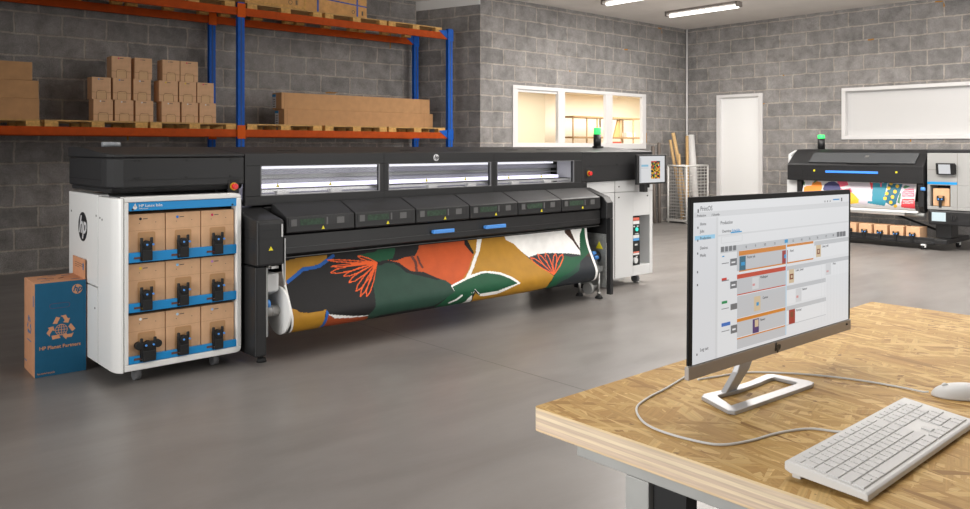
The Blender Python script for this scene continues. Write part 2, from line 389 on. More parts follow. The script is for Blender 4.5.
ART1=[('gold',[(3.07,-0.03),(3.069,0.019),(3.498,-0.03),(3.497,0.024),(3.479,0.051),(3.426,0.083),(3.27,0.096),(3.202,0.132),(3.131,0.181),(3.035,0.265)]),('blue',0.03,[(3.556,0.014),(3.49,0.05),(3.426,0.083),(3.368,0.093),(3.27,0.096),(3.209,0.133),(3.123,0.182)]),('gold',[(3.061,0.407),(3.115,0.407),(3.143,0.419),(3.169,0.444),(3.268,0.461),(3.341,0.461),(3.403,0.451),(3.386,0.488),(3.386,0.683),(3.076,0.683)]),('blue',[(3.403,0.451),(3.422,0.482),(3.4,0.618),(3.357,0.621)]),('rust',[(3.418,0.493),(3.461,0.528),(3.777,0.562),(3.866,0.604),(3.682,0.683),(3.389,0.613)]),('white',[(3.418,0.493),(3.51,0.513),(3.667,0.544),(3.821,0.561),(3.759,0.563),(3.635,0.556),(3.479,0.536)]),('green',[(3.801,0.029),(4.139,0.005),(4.133,0.09),(4.014,0.106),(3.907,0.077)]),('green',[(3.999,-0.03),(4.193,-0.03),(4.19,0.047),(4.161,0.093),(4.092,0.1),(3.992,0.098)]),('greygreen',[(3.992,0.131),(3.953,0.221),(3.903,0.312),(3.886,0.438),(3.875,0.497),(3.811,0.559),(3.824,0.683),(3.938,0.582),(4.52,0.577),(4.669,0.51),(4.757,0.471),(4.761,0.426),(4.681,0.34),(4.589,0.337),(4.428,0.28),(4.285,0.234),(4.231,0.177),(4.171,0.136),(4.088,0.125),(4.019,0.142)]),('orange',[(4.455,0.034),(4.466,-0.03),(5.016,-0.03),(5.013,0.037),(5.049,0.085),(5.109,0.144),(4.986,0.296),(4.875,0.378),(4.749,0.407),(4.693,0.357),(4.612,0.324),(4.475,0.248),(4.34,0.225),(4.282,0.183),(4.223,0.134),(4.109,0.102),(4.192,0.117),(4.299,0.092),(4.405,0.094)]),('rustdark',0.03,[(4.378,0.099),(4.405,0.144),(4.402,0.225)]),('rustdark',0.025,[(4.439,0.105),(4.455,0.164),(4.472,0.202)]),('gold',[(5.036,-0.03),(5.043,0.036),(5.118,0.121),(5.109,0.144),(4.986,0.296),(4.875,0.378),(5.13,0.336),(5.254,0.334),(5.247,0.333),(5.381,0.364),(5.604,0.489),(5.322,0.551),(5.079,0.56),(5.143,0.683),(6.001,0.597),(6.029,0.539),(6.099,0.472),(5.94,0.353),(5.829,0.247),(5.747,0.164),(5.664,0.084),(5.559,0.036),(5.528,-0.03)]),('black',[(5.005,0.036),(5.016,-0.03),(5.055,0.01),(5.118,0.121),(5.109,0.144)]),('white',[(5.181,-0.03),(5.235,0.001),(5.197,0.113),(5.081,0.259),(4.978,0.367),(4.919,0.368),(5.027,0.269),(5.144,0.124)]),('white',[(4.729,0.41),(4.878,0.371),(5.031,0.333),(5.137,0.32),(5.259,0.323),(5.251,0.325),(5.385,0.353),(5.509,0.411),(5.614,0.491),(5.484,0.519),(5.325,0.56),(5.083,0.57),(5.089,0.568),(5.007,0.483),(4.969,0.534),(5.009,0.683),(4.535,0.604),(4.757,0.471)]),('gold',[(5.019,0.683),(4.987,0.561),(5.007,0.51),(5.085,0.558),(5.211,0.568),(5.274,0.683)]),('green',[(4.743,0.424),(4.956,0.372),(5.129,0.34),(5.251,0.342),(5.242,0.345),(5.375,0.376),(5.481,0.428),(5.571,0.486),(5.462,0.504),(5.296,0.531),(5.071,0.534),(4.949,0.503),(5.081,0.546),(5.008,0.476),(4.974,0.527),(4.926,0.556),(4.872,0.683),(4.535,0.604),(4.669,0.51),(4.757,0.471)]),('white',0.02,[(4.844,0.518),(4.789,0.549),(4.703,0.575)]),('white',[(5.559,0.036),(5.528,-0.03),(6.857,-0.03),(6.854,0.041),(6.851,0.33),(6.635,0.29),(6.425,0.252),(6.122,0.22),(5.833,0.238),(5.747,0.164),(5.664,0.084)]),('brown',[(6.428,-0.03),(6.517,-0.03),(6.581,0.107),(6.639,0.217),(6.626,0.243),(6.552,0.122),(6.439,0.028)]),('navy',[(5.833,0.238),(5.955,0.221),(6.122,0.22),(6.425,0.252),(6.63,0.299),(6.788,0.249),(6.819,0.364),(6.854,0.493),(6.874,0.683),(6.508,0.683),(6.046,0.608),(6.099,0.472),(5.94,0.353)]),('brown',[(6.68,0.304),(6.828,0.234),(6.845,0.366)]),('green',[(6.679,0.063),(6.737,-0.03),(6.79,0.001),(6.794,0.089),(6.836,0.235),(6.744,0.282),(6.574,0.357),(6.468,0.47),(6.265,0.515),(6.078,0.617),(6.001,0.597),(6.099,0.472),(6.232,0.34),(6.365,0.273),(6.475,0.302),(6.606,0.296),(6.666,0.131)]),('greengrey',[(6.574,0.357),(6.498,0.456),(6.315,0.521),(6.13,0.555),(6.216,0.493),(6.402,0.446)]),('flame',0.009,[(3.995,0.113),(3.746,0.07),(3.576,0.048),(3.504,0.046)]),('flame',0.009,[(3.995,0.113),(3.743,0.088),(3.574,0.064),(3.504,0.046)]),('flame',0.009,[(3.995,0.113),(3.759,0.099),(3.601,0.096),(3.534,0.101)]),('flame',0.009,[(3.995,0.113),(3.759,0.114),(3.6,0.109),(3.534,0.101)]),('flame',0.009,[(3.995,0.113),(3.749,0.111),(3.585,0.127),(3.518,0.151)]),('flame',0.009,[(3.995,0.113),(3.753,0.153),(3.588,0.164),(3.518,0.151)]),('flame',0.009,[(3.995,0.113),(3.809,0.137),(3.687,0.167),(3.638,0.194)]),('flame',0.009,[(3.995,0.113),(3.819,0.172),(3.694,0.198),(3.638,0.194)]),('flame',0.009,[(3.995,0.113),(3.825,0.164),(3.715,0.215),(3.675,0.253)]),('flame',0.009,[(3.995,0.113),(3.845,0.202),(3.731,0.249),(3.675,0.253)]),('flame',0.009,[(3.995,0.113),(3.844,0.21),(3.748,0.29),(3.72,0.337)]),('flame',0.009,[(3.995,0.113),(3.876,0.241),(3.776,0.318),(3.72,0.337)]),('flame',0.009,[(3.995,0.113),(3.86,0.239),(3.773,0.335),(3.75,0.385)]),('flame',0.009,[(3.995,0.113),(3.892,0.26),(3.802,0.354),(3.75,0.385)]),('flame',0.009,[(3.995,0.113),(3.888,0.247),(3.821,0.347),(3.808,0.396)]),('flame',0.009,[(3.995,0.113),(3.925,0.263),(3.854,0.361),(3.808,0.396)]),('flame',0.009,[(3.995,0.113),(3.903,0.065),(3.834,0.041),(3.8,0.04)]),('flame',0.009,[(3.995,0.113),(3.892,0.087),(3.825,0.06),(3.8,0.04)]),('flame',0.011,[(6.104,0.457),(6.002,0.336),(5.914,0.264),(5.857,0.246)]),('flame',0.011,[(6.104,0.457),(5.955,0.365),(5.873,0.29),(5.857,0.246)]),('flame',0.011,[(6.104,0.457),(6.066,0.327),(6.02,0.244),(5.975,0.218)]),('flame',0.011,[(6.104,0.457),(6.012,0.347),(5.971,0.263),(5.975,0.218)]),('flame',0.011,[(6.104,0.457),(6.125,0.332),(6.118,0.248),(6.089,0.217)]),('flame',0.011,[(6.104,0.457),(6.067,0.342),(6.066,0.257),(6.089,0.217)]),('flame',0.011,[(6.104,0.457),(6.194,0.352),(6.239,0.274),(6.234,0.237)]),('flame',0.011,[(6.104,0.457),(6.141,0.344),(6.19,0.267),(6.234,0.237)]),('flame',0.011,[(6.104,0.457),(6.244,0.369),(6.326,0.297),(6.339,0.254)]),('flame',0.011,[(6.104,0.457),(6.194,0.345),(6.28,0.274),(6.339,0.254)])]
ART2=[('orange',[(7.058,0.229),(7.064,0.154),(7.019,0.124),(6.925,0.112),(6.917,0.052),(6.851,0.028),(6.755,0.047),(6.722,0.14),(6.733,0.21),(6.744,0.345),(7.016,0.358)]),('green',[(7.098,0.044),(7.061,0.051),(7.054,0.117),(7.082,0.112)]),('green',[(6.879,0.018),(6.825,0.022),(6.901,0.079)]),('pink',[(6.465,0.016),(6.284,0.018),(6.253,0.082),(6.402,0.128),(6.345,0.166),(6.208,0.134),(6.159,0.212),(6.334,0.246)]),('navyblue',[(6.38,0.154),(6.399,0.238),(6.473,0.291),(6.573,0.296),(6.661,0.249),(6.705,0.167),(6.685,0.083),(6.607,0.03),(6.506,0.027),(6.421,0.074)]),('lilac',[(6.257,0.035),(5.88,0.031),(5.828,0.119),(5.821,0.377),(5.846,0.404),(5.924,0.435),(6.069,0.403),(6.156,0.239)]),('yellow',[(6.198,0.209),(6.143,0.238),(6.039,0.337),(6.044,0.401),(6.184,0.423),(6.326,0.431)]),('red',[(5.893,0.018),(5.836,0.029),(5.826,0.132),(5.849,0.146)]),('teal',[(5.836,0.029),(5.59,0.021),(5.604,0.136),(5.612,0.265),(5.58,0.365),(5.607,0.43),(5.894,0.394),(5.882,0.355),(5.816,0.357)]),('pink',[(5.715,0.017),(5.681,0.021),(5.68,0.1),(5.705,0.088)]),('deepteal',[(5.578,0.028),(5.342,0.03),(5.366,0.152),(5.398,0.281),(5.415,0.381),(5.488,0.423),(5.58,0.365),(5.612,0.265),(5.575,0.135)]),('yellow',[(5.499,0.025),(5.504,0.045),(5.518,0.057),(5.537,0.058),(5.554,0.046),(5.561,0.027),(5.556,0.008),(5.541,-0.03),(5.522,-0.03),(5.506,0.006)]),('yellow',[(5.395,0.069),(5.399,0.088),(5.414,0.101),(5.432,0.102),(5.449,0.09),(5.456,0.071),(5.452,0.052),(5.437,0.04),(5.418,0.039),(5.402,0.05)]),('yellow',[(5.533,0.107),(5.537,0.127),(5.551,0.14),(5.57,0.141),(5.586,0.129),(5.595,0.11),(5.591,0.09),(5.576,0.077),(5.557,0.077),(5.541,0.088)]),('yellow',[(5.422,0.167),(5.425,0.187),(5.439,0.2),(5.458,0.2),(5.475,0.189),(5.483,0.17),(5.48,0.15),(5.466,0.137),(5.447,0.136),(5.43,0.148)]),('yellow',[(5.552,0.206),(5.555,0.226),(5.569,0.239),(5.588,0.24),(5.605,0.228),(5.613,0.209),(5.61,0.189),(5.596,0.176),(5.577,0.175),(5.56,0.187)]),('yellow',[(5.451,0.263),(5.455,0.282),(5.469,0.295),(5.488,0.296),(5.504,0.285),(5.512,0.266),(5.508,0.246),(5.494,0.234),(5.475,0.233),(5.459,0.244)]),('yellow',[(5.57,0.294),(5.575,0.314),(5.589,0.326),(5.608,0.327),(5.624,0.316),(5.632,0.297),(5.628,0.277),(5.614,0.265),(5.595,0.264),(5.578,0.275)]),('yellow',[(5.471,0.359),(5.477,0.378),(5.492,0.391),(5.511,0.392),(5.526,0.381),(5.532,0.362),(5.527,0.343),(5.513,0.331),(5.494,0.33),(5.478,0.341)]),('yellow',[(5.398,0.418),(5.407,0.439),(5.426,0.456),(5.445,0.458),(5.457,0.443),(5.459,0.421),(5.452,0.401),(5.436,0.388),(5.417,0.387),(5.402,0.398)]),('lilac',[(5.342,0.03),(5.158,0.031),(5.152,0.105),(5.301,0.111),(5.335,0.176),(5.321,0.302),(5.346,0.415),(5.415,0.381),(5.389,0.255),(5.366,0.152)]),('green',[(5.306,0.048),(5.213,0.065),(5.301,0.111),(5.33,0.094)]),('green',[(5.374,0.178),(5.348,0.202),(5.356,0.378),(5.396,0.355)]),('pink',[(5.3,0.116),(5.156,0.11),(5.13,0.243),(5.326,0.252),(5.335,0.176)]),('red',[(5.322,0.29),(5.126,0.28),(5.113,0.457),(5.339,0.442)]),('white',[(5.332,0.145),(5.16,0.135),(5.159,0.148),(5.33,0.158)]),('white',[(5.327,0.181),(5.156,0.171),(5.155,0.183),(5.326,0.194)]),('white',[(5.323,0.216),(5.152,0.206),(5.151,0.219),(5.322,0.229)]),('white',[(5.313,0.321),(5.142,0.31),(5.141,0.323),(5.312,0.334)]),('white',[(5.31,0.356),(5.139,0.344),(5.139,0.357),(5.31,0.368)])]
SCR=[('g2',0.001,0.0589,0.9961,0.0947),('side',0.001,0.1002,0.1157,0.999),('g2',0.1141,0.0985,0.1258,0.999),('sky',0.0052,0.2053,0.1093,0.2315),('g2',0.1149,0.2131,0.997,0.2237),('g3',0.1396,0.2934,0.975,0.334),('dk',0.141,0.2921,0.1583,0.3259),('dk',0.1637,0.2925,0.1796,0.3257),('dk',0.1851,0.2929,0.2024,0.3255),('dk',0.2079,0.2932,0.2251,0.3253),('dk',0.9021,0.2916,0.9223,0.3291),('dk',0.9263,0.292,0.9479,0.3296),('dk',0.9505,0.2924,0.9721,0.3302),('g2',0.142,0.2272,0.2603,0.2708),('bg',0.1448,0.2305,0.2575,0.2674),('blue',0.193,0.2028,0.2571,0.2111),('g3',0.2294,0.3312,0.246,0.4659),('orange',0.2409,0.3361,0.722,0.3686),('g3b',0.2411,0.3665,0.5334,0.4658),('wh',0.5369,0.3533,0.7226,0.4645),('orange',0.2417,0.4636,0.7227,0.4729),('tealpic',0.2439,0.3715,0.2801,0.4662),('blue',0.2541,0.4111,0.2756,0.4333),('redpic',0.5057,0.3743,0.5419,0.4674),('blue',0.5187,0.4037,0.5303,0.4299),('g3',0.7289,0.341,0.9965,0.373),('wh',0.7291,0.373,0.9965,0.469),('tan',0.7419,0.3716,0.7781,0.4617),('brown',0.7492,0.4014,0.7708,0.4402),('tan',0.755,0.4089,0.7651,0.4309),('redbar',0.2305,0.4886,0.5309,0.519),('g3b',0.2307,0.5174,0.5316,0.6211),('redbar',0.2313,0.6191,0.5316,0.626),('g3',0.5336,0.4917,0.9975,0.5225),('wh',0.5338,0.5225,0.9975,0.6214),('tan',0.5508,0.5176,0.5856,0.6158),('brown',0.5567,0.5513,0.5812,0.5902),('tan',0.5639,0.5607,0.5754,0.5808),('g2',0.3189,0.526,0.3579,0.607),('pink',0.3206,0.5681,0.335,0.5835),('g2',0.814,0.5188,0.8559,0.612),('pink',0.8215,0.5767,0.8373,0.5897),('g3',0.2314,0.6312,0.815,0.6613),('g3b',0.2316,0.6601,0.5326,0.7765),('g3',0.5345,0.6312,0.8149,0.662),('wh',0.5347,0.662,0.8149,0.7627),('tan',0.3298,0.6587,0.3688,0.7574),('blue',0.3443,0.6993,0.3587,0.7229),('g2',0.5973,0.6656,0.6378,0.7636),('pink',0.6019,0.7162,0.6163,0.7336),('orange',0.231,0.7807,0.53,0.8073),('g3b',0.2311,0.8021,0.5306,0.9023),('orange',0.2318,0.9076,0.5307,0.9182),('g3b',0.2318,0.9158,0.5339,0.979),('g3',0.5326,0.7783,0.8174,0.8082),('wh',0.5328,0.8082,0.8174,0.9085),('g3',0.5335,0.9085,0.8174,0.9138),('purple',0.3222,0.8098,0.3598,0.9043),('tan',0.3351,0.8164,0.3567,0.8644),('redpic',0.5513,0.8075,0.5932,0.9098),('brown',0.5614,0.8237,0.5815,0.8626),('sky2',0.5281,0.3198,0.5353,0.976),('blue',0.5195,0.2975,0.541,0.3216),('dk',0.1899,0.3774,0.2272,0.423),('wh',0.1971,0.3968,0.2186,0.4065),('dk',0.1909,0.526,0.2282,0.573),('wh',0.1981,0.5456,0.2195,0.5561),('dk',0.1933,0.6731,0.2305,0.7116),('dk',0.1956,0.8137,0.2315,0.8664),('wh',0.2043,0.8357,0.2229,0.8475),('blue',0.1456,0.3506,0.1571,0.3584),('pillr',0.1437,0.4941,0.1709,0.51),('pillg',0.1447,0.6428,0.1747,0.6603),('pillb',0.1442,0.7838,0.1927,0.8064),('txt',0.1431,0.3976,0.1815,0.403),('txt',0.1438,0.5089,0.1823,0.5154),('txt',0.1436,0.6903,0.1834,0.6918),('txt',0.1445,0.8354,0.1872,0.8375)]
STX=[('PrintOS',0.0269,0.0389,0.034),('Production',0.1329,0.1374,0.026),('Overview',0.1418,0.1932,0.022),('Schedule',0.1958,0.1942,0.022),('Home',0.0261,0.1335,0.022),('Jobs',0.0264,0.1781,0.022),('Production',0.0267,0.2227,0.022),('Devices',0.0271,0.2831,0.022),('Media',0.0274,0.3292,0.022),('Log out',0.0312,0.9158,0.024),('Production',0.0101,0.0801,0.018),('/ Schedule',0.0855,0.0809,0.018),('8',0.2748,0.3125,0.02),('9',0.3303,0.3132,0.02),('10',0.3844,0.3134,0.02),('11',0.447,0.3146,0.02),('13',0.568,0.314,0.02),('14',0.6263,0.3141,0.02),('15',0.6832,0.3139,0.02),('16',0.7415,0.3136,0.02),('17',0.8056,0.3138,0.02),('18',0.861,0.3125,0.02),('Poster job',0.2838,0.3827,0.02),('Panel',0.5528,0.3832,0.02),('Label_roll',0.7833,0.3859,0.02),('Wallpaper',0.3631,0.5332,0.02),('Label_sheet',0.5921,0.5301,0.02),('Print',0.8654,0.5326,0.02),('Canvas',0.3783,0.6768,0.02),('Banner',0.6401,0.6781,0.02),('Flower',0.3636,0.8241,0.02),('Portrait',0.5984,0.8224,0.02)]
# ------------------------------------------------------------------ things: big printer (front faces -Y)
def polytest(poly, x, y):
    c = False; n = len(poly); j = n - 1
    for i in range(n):
        xi, yi = poly[i]; xj, yj = poly[j]
        if (yi > y) != (yj > y) and x < (xj - xi) * (y - yi) / (yj - yi) + xi: c = not c
        j = i
    return c
def paint(art, a0, a1, t1, na, nt, names):
    """material index per cell of a printed sheet; art in sheet coordinates (metres along, metres down)"""
    g = [[0] * nt for _ in range(na)]
    da = (a1 - a0) / na; dt = t1 / nt
    for it in art:
        if len(it) == 2:
            cname, pts = it; k = names.index(cname)
            lo = min(p[0] for p in pts); hi = max(p[0] for p in pts); tl = min(p[1] for p in pts); th = max(p[1] for p in pts)
            for i in range(max(0, int((lo - a0) / da)), min(na, int((hi - a0) / da) + 2)):
                x = a0 + (i + .5) * da
                for j in range(max(0, int(tl / dt)), min(nt, int(th / dt) + 2)):
                    if polytest(pts, x, (j + .5) * dt): g[i][j] = k
        else:
            cname, w, pts = it; k = names.index(cname)
            for p, q in zip(pts, pts[1:]):
                L2 = (q[0] - p[0]) ** 2 + (q[1] - p[1]) ** 2 or 1e-9
                for i in range(max(0, int((min(p[0], q[0]) - w - a0) / da)), min(na, int((max(p[0], q[0]) + w - a0) / da) + 2)):
                    x = a0 + (i + .5) * da
                    for j in range(max(0, int((min(p[1], q[1]) - w) / dt)), min(nt, int((max(p[1], q[1]) + w) / dt) + 2)):
                        y = (j + .5) * dt
                        f = max(0, min(1, ((x - p[0]) * (q[0] - p[0]) + (y - p[1]) * (q[1] - p[1])) / L2))
                        if (x - p[0] - f * (q[0] - p[0])) ** 2 + (y - p[1] - f * (q[1] - p[1])) ** 2 < w * w / 4: g[i][j] = k
    return g
def sheet(name, prof, a0, a1, na, nt, art, names, axis, blank_after=()):
    """printed sheet swept along X (axis 'Y': prof = (y,z)) or along Y (axis 'X': prof = (x,z))"""
    acc = [0]
    for p, q in zip(prof, prof[1:]): acc.append(acc[-1] + math.dist(p, q))
    t1 = acc[-1]
    def at(t):
        for i in range(1, len(acc)):
            if t <= acc[i] + 1e-9:
                f = (t - acc[i - 1]) / (acc[i] - acc[i - 1]); return (prof[i - 1][0] + (prof[i][0] - prof[i - 1][0]) * f, prof[i - 1][1] + (prof[i][1] - prof[i - 1][1]) * f)
        return prof[-1]
    g = paint(art, a0, a1, t1, na, nt, names)
    b = B(); grid = []
    for i in range(na + 1):
        a = a0 + (a1 - a0) * i / na; row = []
        for j in range(nt + 1):
            h, z = at(t1 * j / nt); row.append(b.bm.verts.new((a, h, z) if axis == 'Y' else (h, a, z)))
        grid.append(row)
    for i in range(na):
        for j in range(nt):
            b.m = g[i][j]; b._f([grid[i][j], grid[i][j + 1], grid[i + 1][j + 1], grid[i + 1][j]], True)
    vs = list(blank_after); b.m = 0
    prev = [grid[0][-1], grid[-1][-1]]
    for h, z in vs:
        cur = [b.bm.verts.new((a, h, z) if axis == 'Y' else (h, a, z)) for a in (a0, a1)]
        b._f([prev[0], cur[0], cur[1], prev[1]], True); prev = cur
    return b

PR = thing('large_format_printer', 'long charcoal roll-to-roll printer with three lit windows across the hall', 'printer', (5.0, 6.5, 0))
HY = 6.05
def hood_prof(zb, yb=7.05): return [(HY, zb), (HY, 1.645), (6.75, 1.70), (yb, 1.70), (yb, zb)]
# left end of the hood, overhanging the ink cabinet
b = B()
b.prism([(1.84, 7.05), (1.84, HY + .17), (1.852, HY + .09), (1.885, HY + .03), (1.94, HY), (2.868, HY), (2.868, 7.05)][::-1], 'Z', 1.40, 1.62)
b.prism([(HY + .06, 1.365), (HY + .02, 1.40), (7.05, 1.40), (7.05, 1.365)], 'X', 1.86, 2.868)
b.out('hood_end_cover', M_HOOD, PR, bev=.012)
b = B()
lo = [(1.835, 7.06), (1.835, 6.75), (1.835, HY + .17), (1.848, HY + .088), (1.882, HY + .027), (1.94, HY - .004), (2.868, HY - .004), (2.868, 6.75), (2.868, 7.06)]
tz = lambda y: min(1.70, 1.645 + .055 * (y - HY) / .70)
lb_ = [b.bm.verts.new((x, y, 1.622)) for x, y in lo]; lt_ = [b.bm.verts.new((x, y, tz(y))) for x, y in lo]
b._f(lb_); b._f([lt_[i] for i in (0, 1, 7, 8)]); b._f([lt_[i] for i in (1, 2, 3, 4, 5, 6, 7)])
for i in range(9): b._f([lb_[i], lb_[(i + 1) % 9], lt_[(i + 1) % 9], lt_[i]])
b.out('hood_lid', M_HOOD, PR, bev=.008)
b = B(); b.box(1.94, 2.868, HY - .003, HY, 1.455, 1.459); b.box(1.837, 1.84, HY + .17, 7.04, 1.455, 1.459)
for x in (2.02, 2.05, 2.4, 2.75):
    for z in (1.47, 1.60): b.cyl((x, HY - .004, z), (x, HY, z), .009, seg=8)
b.out('panel_seam', M_VDARK, PR)
# central hood with three windows
WX = [(3.008, 4.175), (4.27, 5.55), (5.634, 6.826)]
HX0, HX1, HX2 = 2.873, 6.963, 8.30
b = B()
b.prism([(HY, 1.225), (HY, 1.30), (HY + .05, 1.30), (HY + .05, 1.225)], 'X', HX0, HX1)
b.prism([(HY, 1.548), (HY, 1.645), (HY + .05, 1.647), (HY + .05, 1.548)], 'X', HX0, HX1)
xs = [HX0] + [v for w_ in WX for v in w_] + [HX1]
for i in range(0, len(xs), 2): b.box(xs[i], xs[i + 1], HY, HY + .05, 1.30, 1.548)
b.out('hood_front', M_HOOD, PR, bev=.003)
b = B(); b.prism([(HY + .05, 1.632), (HY + .05, 1.6485), (6.75, 1.70), (7.05, 1.70), (7.05, 1.632)], 'X', HX0, HX1); b.box(HX0, HX1, 6.62, 7.05, 1.0, 1.631)
b.out('hood_body', M_BLACK, PR)
b = B()
for x in (4.2225, 5.592): b.box(x - .003, x + .003, HY - .002, HY, 1.226, 1.644)
b.out('panel_seam', M_VDARK, PR)
# slots in the roof
b = B()
for x in (3.3, 4.6, 5.2, 6.0, 6.5): b.prism([(6.3, 1.667), (6.33, 1.6695), (6.33, 1.672), (6.3, 1.670)], 'X', x, x + .18)
pieces(b, 'roof_slot', M_VDARK, PR)
# right end of the hood
b = B(); b.prism([(HY, 1.30), (HY, 1.645), (6.75, 1.70), (7.05, 1.70), (7.05, 1.30)], 'X', HX1 + .004, HX2)
b.out('hood_end_cover', M_HOOD, PR, bev=.006)
b = B(); b.box(HX1 + .01, HX2 + .002, HY - .003, 7.0, 1.622, 1.627); b.box(HX1 + .01, HX2 + .002, HY - .003, 7.0, 1.478, 1.482)
for x in (7.1, 7.6, 8.1):
    for z in (1.60, 1.49): b.cyl((x, HY - .004, z), (x, HY, z), .007, seg=8)
b.out('panel_seam', M_VDARK, PR)
b = B(); b.box(HX1, 7.05, HY, 6.5, 1.225, 1.30); b.out('hood_corner', M_BLACK, PR)
# inside of the hood seen through the windows
M_IN1 = mat('interior_metal_bright', (226, 226, 228), .25, metal=.3)
M_IN2 = mat('interior_metal_grey', (214, 214, 216), .4, metal=.1)
M_LED = mat('interior_led', (235, 232, 250), .4, emit=(232, 228, 255), es=1.6)
M_LED2 = mat('interior_led_soft', (235, 235, 240), .4, emit=(235, 235, 245), es=1.0)
for (a, c), k in zip(WX, (0, 1, 2)):
    ra, rc = a - .04, (WX[k + 1][0] - .0405 if k < 2 else c + .04); e = rc - (0 if k < 2 else .14)
    b = B(); b.box(ra, rc, 6.45, 6.60, 1.24, 1.63)
    b.mi(1).box(ra, rc, 6.36, 6.44, 1.46, 1.50); b.box(ra, rc, 6.34, 6.44, 1.415, 1.425); b.box(ra, rc, HY + .05, 6.44, 1.235, 1.255)
    if k == 2: b.mi(0).box(c + .02, c + .039, HY + .06, 6.33, 1.26, 1.54)
    b.out('print_chamber', [M_IN2, mat('interior_rail_dark', (120, 120, 123), .4), M_VDARK], PR)
    B().box(ra, e, 6.28, 6.40, 1.515, 1.532).out('chamber_light', M_LED2, PR)
    B().box(ra, e, 6.20, 6.30, 1.355, 1.385).out('chamber_light', M_LED, PR)
    b = B(); b.box(ra, rc, 6.13, 6.22, 1.322, 1.346); b.mi(1).box(ra, rc, 6.12, 6.24, 1.347, 1.352); b.mi(0).box(ra, rc, 6.12, 6.18, 1.295, 1.308)
    b.out('guide_rail', [M_IN1, M_VDARK], PR)
    for x in ((a + .17, a + .68) if k == 0 else (a + .5, a + 1.0) if k == 1 else (a + .25, a + .75)):
        B().box(x, x + .11, 6.09, 6.13, 1.30, 1.335).out('carriage_clip', M_IN2, PR)
        B().prism([(x + .04, 1.36), (x + .075, 1.36), (x + .0575, 1.392)], 'Y', 6.192, 6.198).out('warning_mark', M_YEL, PR)
    gl = B().box(a - .003, c + .003, HY + .012, HY + .018, 1.297, 1.551).out('hood_window', M_GLASS, PR)
    fr = B()
    for q in ((a, c, 1.30, 1.306), (a, c, 1.542, 1.548)): fr.box(q[0], q[1], HY - .003, HY + .011, q[2], q[3])
    for q in (a, c - .008): fr.box(q, q + .008, HY - .003, HY + .011, 1.306, 1.542)
    fr.out('window_rim', mat('window_rim', (120, 120, 122), .4), gl)
# maker's mark on the hood
b = B(); disc(b, (4.83, HY - .004, 1.598), (0, 1, 0), .033, .004); lg = b.out('hood_badge', mat('badge_light', (225, 225, 228), .3), PR)
text('badge_lettering', 'hp', .052, (4.83, HY - .006, 1.600), (1, 0, 0), (0, 0, 1), M_DARK, lg, shear=.3, bold=.001)
# emergency stops
def estop(x, z, y=HY):
    b = B(); b.box(x - .045, x + .045, y - .006, y, z - .055, z + .055); pl = b.out('emergency_stop', M_VDARK, PR, bev=.004)
    B().cyl((x, y - .012, z), (x, y - .006, z), .031).out('stop_collar', mat('stop_yellow', (205, 165, 40), .5), pl)
    B().cyl((x, y - .045, z), (x, y - .012, z), .024).out('stop_button', M_RED, pl, bev=.005)
estop(2.775, 1.388); estop(7.075, 1.395)
# six lift-up covers over the print zone
CV0, CV1 = 3.07, 6.93; CW = (CV1 - CV0) / 6
M_PCB = mat('board_green', (38, 62, 44), .6, noise=.5, nscale=60)
for i in range(6):
    a = CV0 + CW * i + .006; c = CV0 + CW * (i + 1) - .006
    b = B(); b.prism([(HY - .05, 1.238), (HY - .07, 1.238), (5.77, 1.152), (5.75, 1.142), (5.745, 1.02), (5.76, 1.012), (HY - .05, 1.012)], 'X', a, c)
    cv = b.out('print_zone_cover', M_HOOD, PR, bev=.005)
    B().box(a + .02, c - .05, 5.7445, 5.7465, 1.068, 1.136).out('cover_window', M_DARK, cv)
    B().box(a + .12, a + .34, 5.7425, 5.7445, 1.072, 1.12).out('circuit_board', M_PCB, cv)
    b = B(); b.box(a + .04, a + .09, 5.7425, 5.7445, 1.068, 1.122); b.box(a + .36, a + .375, 5.7425, 5.7445, 1.066, 1.126); b.box(a + .46, a + .53, 5.7425, 5.7445, 1.07, 1.122)
    pieces(b, 'inner_bracket', mat('inner_bracket', (92, 92, 92), .5), cv)
    B().prism([(a + .315, 1.03), (a + .345, 1.03), (a + .33, 1.058)], 'Y', 5.742, 5.7445).out('warning_mark', M_YEL, cv)
# lower front beam with its lip
b = B(); b.prism([(HY, 1.21), (6.3, 1.21), (6.3, .80), (5.98, .80), (5.80, .83), (5.78, .85), (5.78, .995), (5.80, 1.005), (HY - .05, 1.008), (HY, 1.05)], 'X', 3.04, 6.96)
b.out('front_beam', M_DARK, PR, bev=.006)
b = B(); b.box(3.04, 6.96, 5.775, 5.779, .895, .899); b.box(3.04, 6.96, 5.79, 5.84, .815, .822); b.out('beam_trim', mat('beam_trim', (80, 80, 80), .35, metal=.5), PR)
for x0_, x1_ in ((4.558, 4.80), (5.20, 5.465)):
    b = B(); b.box(x0_, x1_, 5.735, 5.757, .905, .94); b.box(x0_, x0_ + .03, 5.757, 5.779, .908, .936); b.box(x1_ - .03, x1_, 5.757, 5.779, .908, .936)
    b.out('cover_handle', M_HBLUE, PR, bev=.004)
